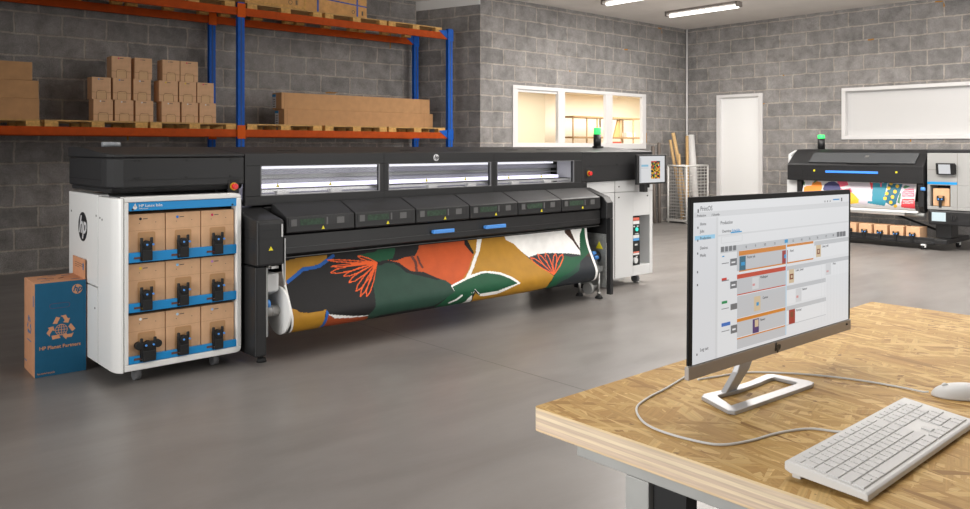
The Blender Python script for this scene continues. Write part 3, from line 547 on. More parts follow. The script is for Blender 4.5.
# columns
def column(xa, xb, low_xb, y0, y1, nm='side_column'):
    b = B()
    b.prism([(y1, 1.215), (y1 - .06, 1.235), (y0 + .02, 1.135), (y0, 1.12), (y0, .78), (y1, .78)], 'X', xa, xb)
    o = b.out(nm, M_BLACK, PR, bev=.018, seg=3)
    B().box(min(xa, low_xb[0]), low_xb[1], y0 + .03, y1, .08, .775).out('column_shroud', M_BLACK, o, bev=.015, seg=3)
    b = B()
    for z in (1.055, .99): b.box(xa - .001, xb + .001, y0 - .001, y1 - .05, z, z + .004)
    b.out('panel_seam', M_VDARK, o)
    return o
cl = column(2.805, 3.035, (2.805, 2.90), 5.70, 6.25)
B().prism([(2.90, .90), (2.936, .90), (2.918, .93)], 'Y', 5.694, 5.70).out('warning_mark', M_YEL, cl)
B().box(3.005, 3.017, 5.692, 5.70, 1.0, 1.10).out('hinge_strip', M_SILVER, cl)
B().box(3.036, 3.044, 5.70, 5.72, .62, .985).out('edge_strip', M_SILVER, cl)
crb = B(); crb.prism([(6.10, 1.21), (6.04, 1.235), (5.75, 1.14), (5.70, 1.08), (5.70, .9), (6.10, .9)], 'X', 6.975, 7.09)
cr_ = crb.out('side_column', M_BLACK, PR, bev=.008)
crb = B(); crb.box(7.045, 7.09, 5.70, 5.76, .045, .899); crb.box(7.045, 7.09, 5.76, 6.25, .62, .899); crb.box(7.05, 7.09, 6.10, 6.25, .06, .62)
crb.out('column_shroud', M_BLACK, cr_, bev=.004)
B().box(7.03, 7.044, 5.76, 6.25, .12, .72).out('side_plate', M_GALV, cr_)
crb = B(); crb.prism([(5.80, .55), (5.90, .55), (5.85, .63)], 'X', 7.024, 7.03); crb.out('warning_mark', M_YEL, cr_)
crb = B(); crb.cyl((6.93, 5.88, .46), (7.03, 5.88, .46), .06); crb.cyl((6.95, 5.99, .44), (7.03, 5.99, .44), .07); crb.out('drive_motor', M_DARK, cr_)
crb = B(); crb.cyl((6.90, 5.86, .50), (6.96, 5.86, .50), .028); crb.cyl((6.90, 5.82, .46), (6.96, 5.82, .46), .022); crb.out('blue_knob', M_HBLUE, cr_)
crb = B(); crb.box(6.93, 7.03, 5.80, 5.95, .30, .36); crb.cyl((6.93, 5.85, .34), (6.99, 5.85, .34), .04); crb.out('roll_bracket', M_GALV, cr_)
# left take-up mount
b = B(); b.box(2.90, 2.925, 5.76, 6.2, .22, .76); b.out('side_plate', M_GALV, PR)
b = B(); b.prism([(5.80, .70), (6.05, .70), (6.05, .55), (5.90, .52), (5.80, .56)], 'X', 2.925, 3.04); b.out('roll_bracket', M_LGREY, PR, bev=.01)
b = B(); b.cyl((2.93, 5.84, .40), (3.049, 5.84, .40), .042); b.cyl((2.985, 5.84, .40), (2.995, 5.84, .40), .047); b.out('spindle_end', mat('satin_steel', (188, 186, 182), .35, metal=.35), PR)
b = B(); b.cyl((2.93, 5.80, .47), (2.955, 5.80, .47), .03); b.out('blue_knob', M_HBLUE, PR)
b = B(); b.cyl((2.95, 5.80, .745), (2.95, 5.80, .78), .018); b.box(2.96, 3.02, 5.77, 5.83, .745, .765); b.out('cable_clip', M_SILVER, PR)
b = B(); b.cyl((3.05, 5.84, .40), (3.068, 5.84, .40), .193, seg=48); b.out('roll_flange', M_WHITE, PR, bev=.003)
b = B(); b.cyl((3.068, 5.84, .40), (6.93, 5.84, .40), .05); b.out('take_up_spindle', M_SILVER, PR)
# rear body, rear legs and feet
b = B(); b.box(3.04, 6.98, 6.31, 7.0, .62, .999); b.out('rear_body', M_DARK, PR, bev=.01)
b = B(); b.box(2.86, 2.94, 6.5, 6.95, .08, 1.3); b.box(7.0, 7.08, 6.5, 6.95, .08, 1.22); b.out('rear_frame', M_DARK, PR)
for x, y in ((2.935, 5.89), (2.9, 6.8), (7.04, 6.8)):
    b = B(); b.cyl((x, y, 0), (x, y, .03), .04, .032); b.cyl((x, y, .03), (x, y, .10), .014); b.mi(1).cyl((x, y, .045), (x, y, .06), .024)
    b.out('levelling_foot', [M_RUB, M_SILVER], PR)
b = B(); b.cyl((6.93, 6.06, .02), (6.93, 6.06, .24), .016); b.box(6.92, 7.03, 6.05, 6.07, .24, .27); b.mi(1).cyl((6.93, 6.06, 0), (6.93, 6.06, .03), .045, .03)
b.out('support_stand', [M_SILVER, M_RUB], PR)
b = B(); b.cyl((6.985, 5.82, .03), (6.985, 5.82, .298), .016); b.mi(1).cyl((6.985, 5.82, 0), (6.985, 5.82, .03), .048, .03); b.mi(0).cyl((6.985, 5.82, .05), (6.985, 5.82, .065), .024)
b.out('support_stand', [M_SILVER, M_RUB], PR)
b = B(); b.cyl((6.81, 5.84, .125), (6.85, 5.84, .125), .066, seg=28); b.box(6.85, 7.029, 5.835, 5.85, .13, .15); b.out('clear_roller', mat('dull_roller', (150, 150, 148), .3, metal=.3), PR)
# status beacon on the roof
b = B(); b.box(7.83, 7.95, 6.55, 6.63, 1.686, 1.71); b.cyl((7.89, 6.6, 1.70), (7.89, 6.6, 1.86), .048); bc = b.out('status_beacon', M_DARK, PR)
B().cyl((7.89, 6.6, 1.861), (7.89, 6.6, 1.945), .046).out('beacon_lamp', M_GREENL, bc, bev=.006)
# operator screen on its bracket, turned to the front
SX_ = 7.82
b = B(); b.box(SX_, SX_ + .59, HY - .13, HY - .095, 1.245, 1.605); b.box(SX_ + .22, SX_ + .30, HY - .095, HY - .02, 1.20, 1.30)
sc_ = b.out('operator_screen', M_VDARK, PR, bev=.006)
B().box(SX_ + .16, SX_ + .22, HY - .12, HY - .04, 1.15, 1.242).out('screen_bracket', M_DARK, sc_)
M_SCRW = mat('screen_white', (30, 30, 30), .25, emit=(226, 227, 229), es=.85)
M_SCRC = [M_SCRW] + [mat('screen_' + n, (20, 20, 20), .25, emit=c, es=.9) for n, c in (('blue', (140, 190, 215)), ('black', (20, 20, 22)), ('red', (200, 60, 40)), ('yellow', (225, 180, 40)), ('green', (30, 120, 80)), ('line', (190, 192, 195)))]
b = B(); yy = HY - .1315
b.box(SX_ + .045, SX_ + .555, yy, yy + .001, 1.265, 1.588)
def sq(m, x0_, x1_, z0_, z1_, d=.0006): b.mi(m).box(SX_ + x0_, SX_ + x1_, yy - d, yy, z0_, z1_)
sq(6, .05, .075, 1.27, 1.565); sq(1, .08, .22, 1.46, 1.485); sq(6, .08, .22, 1.44, 1.446)
rnd = random.Random(4)
for i in range(10):
    for j in range(14):
        q_ = math.sin(i * .9 + 1) * math.cos(j * .6) + .4 * math.sin(i * j * .5)
        sq((2, 2, 4, 5, 3, 2, 4, 0)[int((q_ + 1.4) * 2.8) % 8], .275 + .0185 * i, .275 + .0185 * (i + 1), 1.31 + .0155 * j, 1.31 + .0155 * (j + 1), .0008)
b.out('screen_display', M_SCRC, sc_)

# print hanging under the printer
names1 = ['white', 'blackink', 'gold', 'goldlight', 'blue', 'rust', 'rustdark', 'green', 'greygreen', 'greengrey', 'orange', 'black', 'brown', 'navy', 'flame']
cols1 = [(232, 231, 228), (26, 25, 26), (168, 122, 34), (186, 132, 34), (28, 90, 168), (156, 70, 34), (96, 50, 40), (18, 78, 50), (34, 64, 52), (32, 68, 54), (188, 80, 32), (18, 15, 15), (60, 40, 30), (36, 40, 45), (226, 92, 36)]
pm = [mat('print_' + n, c, .55, noise=.08, nscale=9, spec=.25) for n, c in zip(names1, cols1)]
XF0, XF1 = 3.085, 6.80
T1 = sum(math.dist(p, q) for p, q in zip(PF1, PF1[1:]))
art1 = [('blackink', [(3.0, -.1), (6.6, -.1), (6.6, 2), (3.0, 2)])] + ART1 + [('white', [(6.765, -.1), (7, -.1), (7, 3), (6.765, 3)]), ('white', [(3, -.1), (3.10, -.1), (3.10, 3), (3, 3)])]
sb = sheet('printed_fabric', PF1, XF0, XF1, 620, 110, art1, names1, 'Y', [(5.93, .235), (5.99, .29), (6.02, .38), (6.0, .48), (5.93, .55), (5.85, .575)])
fo = sb.out('printed_fabric', pm)
tag(fo, 'wide printed fabric with green leaves, orange flower and gold shapes winding off the long printer', 'printed fabric')

# ------------------------------------------------------------------ ink cabinet at the printer's left end
IC = thing('ink_cabinet', 'white ink cabinet on casters with blue trim and three rows of ink boxes', 'cabinet', (2.31, 6.45, 0))
CX0, CX1, CY0, CY1 = 1.84, 2.79, 5.90, 7.05
b = B()
arc = [(CX0 + .05 - .05 * math.cos(math.radians(t)), CY0 + .13 - .13 * math.sin(math.radians(t))) for t in range(0, 91, 15)]
b.prism([(CX0, 6.30)] + arc + [(1.894, CY0), (1.894, 6.30)], 'Z', .10, 1.335, smooth=False)
b.out('corner_panel', M_WHITE, IC, bev=.004)
b = B(); b.box(CX0, 1.925, 6.312, CY1, .10, .655); b.box(CX0, 1.925, 6.312, CY1, .665, 1.345); b.out('side_panel', M_WHITE, IC, bev=.004)
b = B()
fr = rrect(1.928, 2.79, .105, 1.335, .045, corners=(1, 1, 0, 0))
# front frame as four bars with rounded right corners
b.prism([(1.898, .105), (2.73, .105), (2.755, .112), (2.769, .13), (2.772, .15), (1.898, .15)], 'Y', CY0, CY0 + .1)
b.prism([(1.898, 1.305), (2.772, 1.305), (2.769, 1.322), (2.755, 1.335), (2.73, 1.342), (1.898, 1.342)], 'Y', CY0, CY0 + .1)
b.box(1.898, 1.928, CY0, CY0 + .1, .15, 1.305); b.box(2.734, 2.772, CY0, CY0 + .1, .15, 1.305)
b.out('front_frame', M_WHITE, IC, bev=.006)
b = B(); b.box(1.93, 2.77, 6.32, CY1, .10, 1.33); b.box(2.754, 2.77, CY0 + .1, 6.32, .10, 1.33); b.box(1.93, 2.753, CY0 + .1, 6.32, 1.31, 1.33)
b.out('cabinet_body', M_LGREY, IC)
RZ = [(.152, .206, .500), (.518, .583, .866), (.874, .945, 1.234)]
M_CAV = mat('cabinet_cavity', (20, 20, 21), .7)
b = B()
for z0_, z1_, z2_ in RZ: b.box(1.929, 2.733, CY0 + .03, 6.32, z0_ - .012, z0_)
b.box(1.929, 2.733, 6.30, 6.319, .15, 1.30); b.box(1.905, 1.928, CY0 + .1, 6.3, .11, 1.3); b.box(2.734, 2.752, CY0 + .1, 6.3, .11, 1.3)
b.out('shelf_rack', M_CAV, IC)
b = B(); b.box(1.8435, 1.92, 6.301, 6.311, .11, 1.33); b.box(1.8945, 1.8975, 5.906, 6.0, .11, 1.335); b.out('panel_seam', M_CAV, IC)
def holes_strip(b, z0_, z1_, dbl):
    pts = [(1.929, z0_), (2.733, z0_), (2.733, z1_)]
    for j in (2, 1, 0):
        m_, hw = (1.932 + .2655 * (j + .5) - .012, .043) if not (dbl and j == 0) else (1.932 + .2655 * .5, .057)
        pts += [(m_ + hw, z1_), (m_ + hw, z0_ + .006), (m_ - hw, z0_ + .006), (m_ - hw, z1_)]
    pts.append((1.929, z1_)); b.prism(pts, 'Y', CY0 + .004, CY0 + .03)
for k, (z0_, z1_, z2_) in enumerate(RZ):
    b = B(); holes_strip(b, z0_ + .001, z1_, k == 0)
    st_ = b.out('shelf_strip', M_BLUE, IC, bev=.002)
    for j in range(3):
        xx = 1.965 + j * .2655
        b = B(); b.box(xx, xx + .045, CY0 + .001, CY0 + .004, z0_ + .025, z0_ + .04)
        b.mi(1).cyl((xx + .062, CY0 + .001, z0_ + .032), (xx + .062, CY0 + .004, z0_ + .032), .009, seg=12)
        cc = [[(245, 210, 60), (235, 235, 235), (240, 235, 230)], [(240, 210, 50), (190, 215, 235), (235, 170, 190)], [(90, 70, 60), (150, 200, 235), (230, 80, 150)]]
        cc = {0: [(235, 235, 235), (245, 225, 190), (240, 235, 230)], 1: [(240, 210, 50), (190, 215, 235), (235, 190, 200)], 2: [(90, 60, 50), (150, 200, 235), (230, 80, 150)]}[k][j]
        b.out('slot_tag', [mat('tag_brown', (96, 62, 50), .6), mat('tag_dot', cc, .5)], st_)
b = B(); b.box(1.929, 2.733, CY0 + .004, CY0 + .03, 1.243, 1.303); hs = b.out('header_strip', M_BLUE, IC, bev=.002)
b = B(); b.cyl((1.972, CY0 + .001, 1.268), (1.972, CY0 + .004, 1.268), .014); b.prism([(1.962, 1.275), (1.982, 1.275), (1.974, 1.298)], 'Y', CY0 + .001, CY0 + .004); b.out('drop_mark', M_WHITE, hs)
text('header_lettering', 'HP Latex Inks', .03, (1.997, CY0 + .003, 1.278), (1, 0, 0), (0, 0, 1), M_WHITE, hs, align='LEFT', ext=.001)
text('header_lettering', 'Water-based', .012, (1.999, CY0 + .003, 1.258), (1, 0, 0), (0, 0, 1), M_WHITE, hs, align='LEFT', ext=.001)
b = B()
for x in (1.955, 2.70): b.cyl((x, CY0 + .001, 1.255), (x, CY0 + .004, 1.255), .007, seg=10)
b.out('screw', M_VDARK, hs)
# badge on the cabinet side
b = B(); b.cyl((CX0 - .003, 6.671, 1.085), (CX0, 6.671, 1.085), .112, seg=40); bd = b.out('side_badge', M_DARK, IC)
text('badge_lettering', 'hp', .185, (CX0 - .004, 6.671, 1.095), (0, -1, 0), (0, 0, 1), mat('badge_white', (225, 225, 226), .3), bd, shear=.3, bold=.004)
b = B()
for y, z in ((6.98, 1.19), (6.34, 1.19), (6.25, 1.18), (6.20, 1.17), (6.37, .50)): b.cyl((CX0 - .002, y, z), (CX0, y, z), .008, seg=10)
b.out('screw', M_VDARK, IC)
def caster(x, y, parent, r=.045):
    b = B(); b.cyl((x - .022, y, r), (x + .022, y, r), r, seg=20); b.mi(1).box(x - .03, x + .03, y - .02, y + .02, r + .02, .10)
    return b.out('caster', [mat('caster_grey', (112, 112, 114), .5), M_RUB], parent)
for x, y in ((2.03, 6.05), (2.62, 6.06), (2.03, 6.9), (2.62, 6.9)): caster(x, y, IC)

# ink boxes: body, carry flap recess, connector, colour dot
def ink_box(w, h, d, dbl=False):
    t = thing('ink_box', 'x', 'ink box', (0, 0, 0))
    b = B(); b.box(-w / 2, w / 2, 0, d, 0, h); b.out('carton', M_CARD, t, bev=.003)
    b = B(); b.prism(rrect(-.02 * 1 - w * .17, w * .23, .0, h * .62, .012), 'Y', -.0015, 0); b.out('flap', M_CARD2, t)
    b = B(); b.prism(rrect(-.02 * 1 - w * .14, w * .20, .0, h * .60, .010), 'Y', -.0022, -.0015); b.out('flap_recess', mat('carton_recess', (182, 142, 102), .9), t)
    b = B(); b.box(-w / 2 + .002, w / 2 - .002, -.0008, 0, h * .655, h * .658); b.out('score_line', M_CARDE, t)
    b = B(); b.cyl((-.045, -.001, h * .9), (-.045, 0, h * .9), .010, seg=14); b.out('colour_dot', MATS['tag_dot'], t)
    b = B(); b.box(-.028, .005, -.0008, 0, h * .89, h * .907); b.box(-.055, -.05, -.0008, 0, h * .8, h * .815); b.box(.06, .066, -.0008, 0, h * .81, h * .825); b.out('print_text', M_TEXTG, t)
    b = B(); wd = .048 if not dbl else .066; c0 = -.012 if not dbl else .0
    b.box(c0 - wd * .8, c0 + wd * .8, -.042, -.0024, .03, .145)
    b.box(c0 - wd * .7, c0 + wd * .7, -.056, -.042, .010, .085)
    for s in (-1, 1): b.cyl((c0 + s * wd * .72, -.03, .12), (c0 + s * wd * .72, -.03, .175), .011, seg=12)
    if dbl:
        for s in (-1, 1): b.cyl((c0 + s * wd * 1.0, -.048, .125), (c0 + s * wd * 1.0, -.0024, .125), .028, seg=18)
    b.cyl((c0, -.052, .125), (c0, -.0024, .125), .028, seg=18)
    k = b.out('connector', M_VDARK, t, bev=.004)
    b = B()
    for s in ((-.022, .03) if dbl else (-.004, .040)): b.cyl((c0 + s, -.056, .125), (c0 + s, -.045, .125), .0075, seg=12)
    pieces(b, 'connector_port', M_HBLUE, k)
    learn(t); return t
IW = .2655
ibx = {}
dots = [[(240, 240, 240), (190, 215, 235), (160, 190, 225)], [(235, 200, 40), (130, 190, 230), (190, 130, 190)], [(40, 36, 36), (40, 120, 205), (205, 30, 90)]]
dn = [['white', 'pale blue', 'blue-grey'], ['yellow', 'light blue', 'mauve'], ['black', 'blue', 'crimson']]
rn = ['bottom', 'middle', 'top']; cn = ['left', 'centre', 'right']
h_ = .343; protoS = ink_box(.259, h_, .34); protoD = ink_box(.259, h_, .34, True)
first = {False: protoS, True: protoD}
for r in range(3):
    for c in range(3):
        dbl = (r == 0 and c == 0); px = 1.932 + IW * (c + .5); z = RZ[r][0] + .0
        lb = 'ink box with %s dot, %s of the %s row in the white cabinet' % (dn[r][c], cn[c], rn[r])
        pz = first.pop(dbl, None)
        if pz is not None: o = pz; o.location = (px, CY0 + .033, z)
        else: o = dup(protoS, (px, CY0 + .033, z))
        if r or c or dbl: pass
        o['label'] = lb; o['group'] = 'ink boxes in the white cabinet'
        relink(kid(o, 'colour_dot'), mat('dot_colour', dots[r][c], .5))
        ibx[(r, c)] = o
INKP = protoS

# ------------------------------------------------------------------ white control cabinet at the right end
RC = thing('control_cabinet', 'white electrical cabinet on casters under the right end of the long printer', 'cabinet', (7.9, 6.6, 0))
b = B(); b.box(7.10, 7.96, 6.09, 7.05, .11, 1.15); b.box(8.30, 8.36, 6.09, 7.05, .11, 1.15); b.box(7.96, 8.30, 6.09, 6.99, .11, .235); b.box(7.96, 8.30, 6.09, 6.99, .85, 1.15); b.box(7.96, 8.30, 6.25, 7.05, .235, .85)
b.out('cabinet_body', M_LGREY, RC, bev=.004)
b = B(); b.prism([(7.06, 1.185), (7.06, 1.27), (7.075, 1.283), (7.10, 1.288), (8.36, 1.298), (8.36, 1.155), (7.27, 1.155), (7.13, 1.185)][::-1], 'Y', 6.088, 6.6); b.out('upper_panel', M_LGREY, RC, bev=.003)
b = B(); b.box(7.60, 7.604, 6.085, 6.089, .12, 1.29); b.out('panel_seam', M_TEXTD, RC)
b = B()
for x in (7.68, 8.25):
    for z in (1.22, 1.09): b.cyl((x, 6.083, z), (x, 6.09, z), .009, seg=10)
b.out('screw', M_TEXTD, RC)
b = B(); b.box(7.962, 8.110, 6.10, 6.25, .237, .845); kp = b.out('switch_panel', M_VDARK, RC)
for (za, zb_, cc) in ((.79, .825, (225, 110, 90)), (.745, .785, (225, 225, 225)), (.54, .575, (90, 160, 220)), (.57, .61, (225, 225, 225)), (.39, .405, (225, 120, 100)), (.365, .385, (225, 225, 225))):
    B().box(7.975, 8.095, 6.097, 6.10, za, zb_).out('label_plate', mat('label_plate', cc, .5), kp)
B().cyl((8.040, 6.085, .68), (8.040, 6.10, .68), .022).out('pilot_light', mat('pilot_green', (60, 220, 190), .4, emit=(60, 225, 190), es=.8), kp)
B().cyl((8.000, 6.07, .30), (8.000, 6.10, .30), .035).out('rotary_switch', M_LGREY, kp)
b = B(); b.box(7.980, 8.010, 6.097, 6.10, .71, .725); b.box(8.050, 8.080, 6.097, 6.10, .71, .725); b.box(8.010, 8.080, 6.097, 6.10, .62, .63); b.box(8.010, 8.060, 6.097, 6.10, .48, .50); b.box(8.030, 8.060, 6.097, 6.10, .33, .35); b.out('switch_marking', M_LGREY, kp)
for x, y in ((7.3, 6.2), (8.15, 6.2), (7.3, 6.9), (8.15, 6.9)): caster(x, y, RC, .05)
# small grey roll lying on the printer's roof
b = B(); b.cyl((2.06, 6.95, 1.7215), (2.20, 6.95, 1.7215), .0205)
tag(b.out('film_roll', mat('grey_film', (150, 155, 160), .3)), 'small grey film roll lying on the left end of the printer roof', 'film roll')
# ------------------------------------------------------------------ recycling carton beside the ink cabinet
RB = thing('recycling_box', 'tall blue-fronted cardboard recycling box standing beside the white ink cabinet', 'box', (0, 0, 0))
M_TEAL = mat('print_petrol_blue', (12, 92, 128), .7, noise=.03)
M_CTEXT = mat('print_cardboard_tone', (216, 156, 116), .8)
M_CORAL = mat('recycling_cardboard', (208, 150, 112), .85, noise=.05)
bw, bd_, bh = .350, .385, .695
b = B(); b.box(0, bw, 0, bd_, 0, bh); bx_ = b.out('carton', M_CORAL, RB, bev=.003)
fp = B().box(.002, bw - .002, -.0015, 0, .002, bh - .002).out('front_print', M_TEAL, RB)
B().box(bw - .012, bw - .004, 0.01, bd_ - .01, bh, bh + .145).out('top_flap', M_CORAL, RB, bev=.001)
def recyc(b, cx, cz, R_, D, m=0, ax='Y'):
    """three chasing block arrows"""
    for k in range(3):
        a0 = math.radians(90 + 120 * k)
        def q(r, t): return (cx + r * math.cos(a0 + t), cz + r * math.sin(a0 + t))
        c, s = math.cos(a0), math.sin(a0)
        def T(u, v): return (cx + (c * v + s * u) * R_, cz + (s * v - c * u) * R_)
        w_ = .30 * R_
        for poly_ in ([T(-.59, .42), T(-.36, .92), T(-.08, .82), T(-.30, .38)],
                      [T(-.05, .95), T(.30, 1.0), T(.45, .70), T(.60, .72), T(.47, .36), T(.12, .45), T(.24, .58), T(.10, .84)]):
            if ax == 'Y': b.prism(poly_, 'Y', D - .001, D)
            else: b.prism(poly_, 'X', D - .001, D)
def ring(b, cx, cz, r, w_, D, ax='Y', sx=1.0, n=28):
    for i in range(n):
        t0, t1 = 2 * math.pi * i / n, 2 * math.pi * (i + 1) / n
        p = [(cx + sx * r * math.cos(t0), cz + r * math.sin(t0)), (cx + sx * r * math.cos(t1), cz + r * math.sin(t1)), (cx + sx * (r - w_) * math.cos(t1) if sx == 1 else cx + (sx * r - w_) * math.cos(t1), cz + (r - w_) * math.sin(t1)), (cx + sx * (r - w_) * math.cos(t0) if sx == 1 else cx + (sx * r - w_) * math.cos(t0), cz + (r - w_) * math.sin(t0))]
        b.prism(p, ax, D - .001, D)
b = B(); recyc(b, .178, .345, .098, -.0015)
ring(b, .178, .335, .042, .004, -.0015); ring(b, .178, .335, .042, .004, -.0015, sx=.5)
b.box(.1365, .2195, -.0025, -.0015, .333, .337); b.box(.176, .180, -.0025, -.0015, .294, .376); b.box(.142, .214, -.0025, -.0015, .353, .356); b.box(.142, .214, -.0025, -.0015, .314, .317)
b.out('recycling_mark', M_CTEXT, RB)
text('lettering', 'HP Planet Partners', .0365, (.170, -.003, .212), (1, 0, 0), (0, 0, 1), M_CTEXT, RB, ext=.001, bold=.0006)
text('lettering', 'hp.com/recycle', .019, (.075, -.003, .028), (1, 0, 0), (0, 0, 1), M_CTEXT, RB, ext=.001)
b = B(); b.cyl((.286, -.0035, .628), (.286, -.0015, .628), .036, seg=32); hb = b.out('round_mark', M_CTEXT, RB)
text('mark_lettering', 'hp', .062, (.286, -.0045, .632), (1, 0, 0), (0, 0, 1), M_TEAL, hb, shear=.3, ext=.001, bold=.0012)
b = B(); pts = rrect(.10, .235, .50, .535, .016)
for p, q in zip(pts, pts[1:] + pts[:1]):
    b.tube([(p[0], -.002, p[1]), (q[0], -.002, q[1])], .0012, 4)
b.out('hand_hole_outline', mat('print_dark_rose', (110, 60, 90), .7), RB)
# left face: small blue recycling sign and lines
b = B(); recyc(b, .19, .36, .075, 0.0, ax='X'); b.box(-.001, 0, .12, .26, .245, .252); b.box(-.001, 0, .03, .05, .52, .60); b.box(-.001, 0, .29, .37, .07, .078)
b.out('side_print', mat('print_sky_blue', (30, 110, 160), .7), RB)
b = B()
for y0_, y1_, z_ in ((.02, .30, .80), (.02, .30, .785), (.16, .30, .77)): b.box(bw - .013, bw - .012, y0_, y1_, z_ - .003, z_)
b.mi(1).box(bw - .013, bw - .012, .03, .06, .76, .81)
b.out('flap_print', [M_TEXTD, MATS['print_sky_blue']], RB)
b = B()
for p in ((.06, .22), (.06, .09), (.24, .30), (.26, .07), (.15, .33)): b.box(p[0], p[0] + .06, p[1], p[1] + .012, bh, bh + .001)
b.mi(1).prism([(.10, .19), (.16, .16), (.165, .175), (.11, .205)], 'Z', bh, bh + .001); b.prism([(.20, .16), (.24, .20), (.23, .215), (.19, .175)], 'Z', bh, bh + .001)
b.out('top_print', [M_TEAL, mat('print_brown', (110, 60, 40), .8)], RB)
RB.location = (1.482, 6.57, 0); RB.rotation_euler.z = math.radians(-2.5)

# ------------------------------------------------------------------ pallet rack in the recess
RK = thing('pallet_rack', 'blue and orange steel pallet rack along the dim block wall', 'rack', (5.15, 11.5, 0))
PX = (1.22, 5.15, 9.08)
for i, x in enumerate(PX):
    for y in (11.0, 12.0):
        b = B(); b.box(x - .05, x + .05, y - .035, y + .035, .012, 3.80); b.box(x - .08, x + .08, y - .07, y + .07, 0, .012)
        b.mi(1).box(x - .012, x + .012, y - .036, y - .0345, .1, 3.75)
        b.out('upright', [M_RBLUE, mat('rack_slot', (18, 62, 120), .6)], RK)
    B().box(x - .02, x + .02, 11.036, 11.964, .30, .34).out('frame_brace', M_RBLUE, RK)
for z0_, z1_ in ((1.85, 1.955), (3.61, 3.722)):
    for y in (11.0, 12.0):
        for k in (0, 1):
            B().box(PX[k] + .05, PX[k + 1] - .05, y - .025, y + .025, z0_, z1_).out('beam', M_ORG, RK)
        b = B(); b.box(PX[1] - .062, PX[1] + .062, y - .045, y - .0355, z0_ - .03, z1_ + .06); b.out('beam_connector', mat('connector_orange', (205, 86, 12), .6, spec=.15), RK)
        b = B(); b.box(PX[2] - .06, PX[2] + .06, y - .045, y - .0355, z0_ - .03, z1_ + .06); b.prism([(PX[2] - .06, z0_ - .0), (PX[2] - .06, z1_ + .05), (PX[2] - .26, z1_ + .03)], 'Y', y - .03, y - .0255); b.out('beam_connector', M_RBLUE, RK)

# pallets
def pallet(w_, d=1.02):
    t = thing('pallet', 'x', 'pallet')
    b = B()
    n = 8
    for i in range(n):
        y0_ = -d / 2 + (d - .1) * i / (n - 1); b.box(-w_ / 2, w_ / 2, y0_, y0_ + .1, .066, .084)
    b.out('deck', M_OSBB, t)
    for ix in (-1, 0, 1):
        for iy in (-1, 0, 1):
            cx = ix * (w_ / 2 - .075); cy = iy * (d / 2 - .055)
            B().box(cx - .075, cx + .075, cy - .055, cy + .055, .0, .066).out('block', M_PALD, t)
    learn(t); return t
pl_ = {}
spec = [(1.30, 2.54, 1.955, 'wooden pallet on the lower rack shelf under the big flat cartons at far left'),
        (2.59, 3.83, 1.955, 'wooden pallet under the first cluster of small cartons, lower rack shelf'),
        (3.87, 5.08, 1.955, 'wooden pallet under the small cartons next to the blue middle post'),
        (5.25, 6.49, 1.955, 'wooden pallet under the labelled left end of the two long cartons'),
        (6.55, 7.72, 1.955, 'wooden pallet under the middle of the two long cartons'),
        (7.76, 8.97, 1.955, 'wooden pallet under the right end of the two long cartons'),
        (2.59, 3.80, 3.722, 'wooden pallet on the top shelf at the upper left frame edge'),
        (3.86, 5.06, 3.722, 'wooden pallet on the top shelf just left of the orange-topped middle post'),
        (5.25, 6.49, 3.722, 'wooden pallet on the top shelf under the brown crate'),
        (6.55, 7.72, 3.722, 'wooden pallet on the top shelf under the blue-strapped crate'),
        (7.76, 8.90, 3.722, 'empty wooden pallet at the right end of the top shelf')]
base = None
for a, c, z, lb in spec:
    if base is None: base = pallet(1.2); o = base
    else: o = dup(base)
    o.location = ((a + c) / 2, 11.49, z); o.scale = ((c - a) / 1.2, 1, 1); o['label'] = lb; o['group'] = 'pallets on the rack'
PT = 1.955 + .084; PT2 = 3.722 + .084
# small cartons
def carton(w_=.25, h=.288, d=.20):
    t = thing('carton', 'x', 'carton')
    b = B(); b.box(0, w_, 0, d, 0, h); b.out('box_body', M_CARD, t, bev=.003)
    b = B(); b.box(0.002, w_ - .002, -.0012, 0, .088, .092)
    for p in (((.06, .0), (.06, .085)), ((.06, .085), (.075, .11)), ((.075, .11), (.175, .11)), ((.175, .11), (.19, .085)), ((.19, .085), (.19, .0))):
        b.tube([(p[0][0], -.001, p[0][1] + .002), (p[1][0], -.001, p[1][1] + .002)], .0022, 4)
    b.out('tear_flap', M_CARDE, t)
    B().prism(rrect(.064, .186, .002, .106, .01), 'Y', -.0012, 0).out('flap_panel', mat('flap_panel', (212, 174, 132), .85), t)
    B().cyl((.09, -.0015, .262), (.09, 0, .262), .0105, seg=12).out('colour_dot', MATS['tag_dot'], t)
    B().box(.105, .15, -.0012, 0, .258, .266).out('print_text', M_TEXTG, t)
    learn(t); return t
rows = [
 ([(3.201, 3.443), (3.467, 3.705), (3.731, 3.966)], 0, 'white', 'first'), ([(3.182, 3.418), (3.443, 3.674), (3.705, 3.935)], 1, None, 'first'), ([(3.425, 3.674), (3.720, 3.95)], 2, None, 'first'),
 ([(4.079, 4.332), (4.356, 4.588), (4.612, 4.852)], 0, 'white', 'second'), ([(4.043, 4.302), (4.32, 4.562), (4.576, 4.819)], 1, None, 'second'), ([(4.09, 4.327), (4.337, 4.588)], 2, None, 'second')]
dcol = {(1, 'first'): [(30, 150, 210), (30, 150, 210), (190, 215, 235)], (2, 'first'): [(215, 30, 110), (190, 140, 120)], (1, 'second'): [(225, 200, 40), (225, 200, 40), (215, 30, 90)], (2, 'second'): [(170, 150, 130), (215, 20, 80)]}
dnam = {(1, 'first'): ['blue', 'blue', 'pale blue'], (2, 'first'): ['magenta', 'faint'], (1, 'second'): ['yellow', 'yellow', 'crimson'], (2, 'second'): ['faint grey', 'red']}
posn = {3: ['left', 'middle', 'right'], 2: ['left', 'right']}
lev = {0: 'bottom', 1: 'middle', 2: 'top'}
base = None
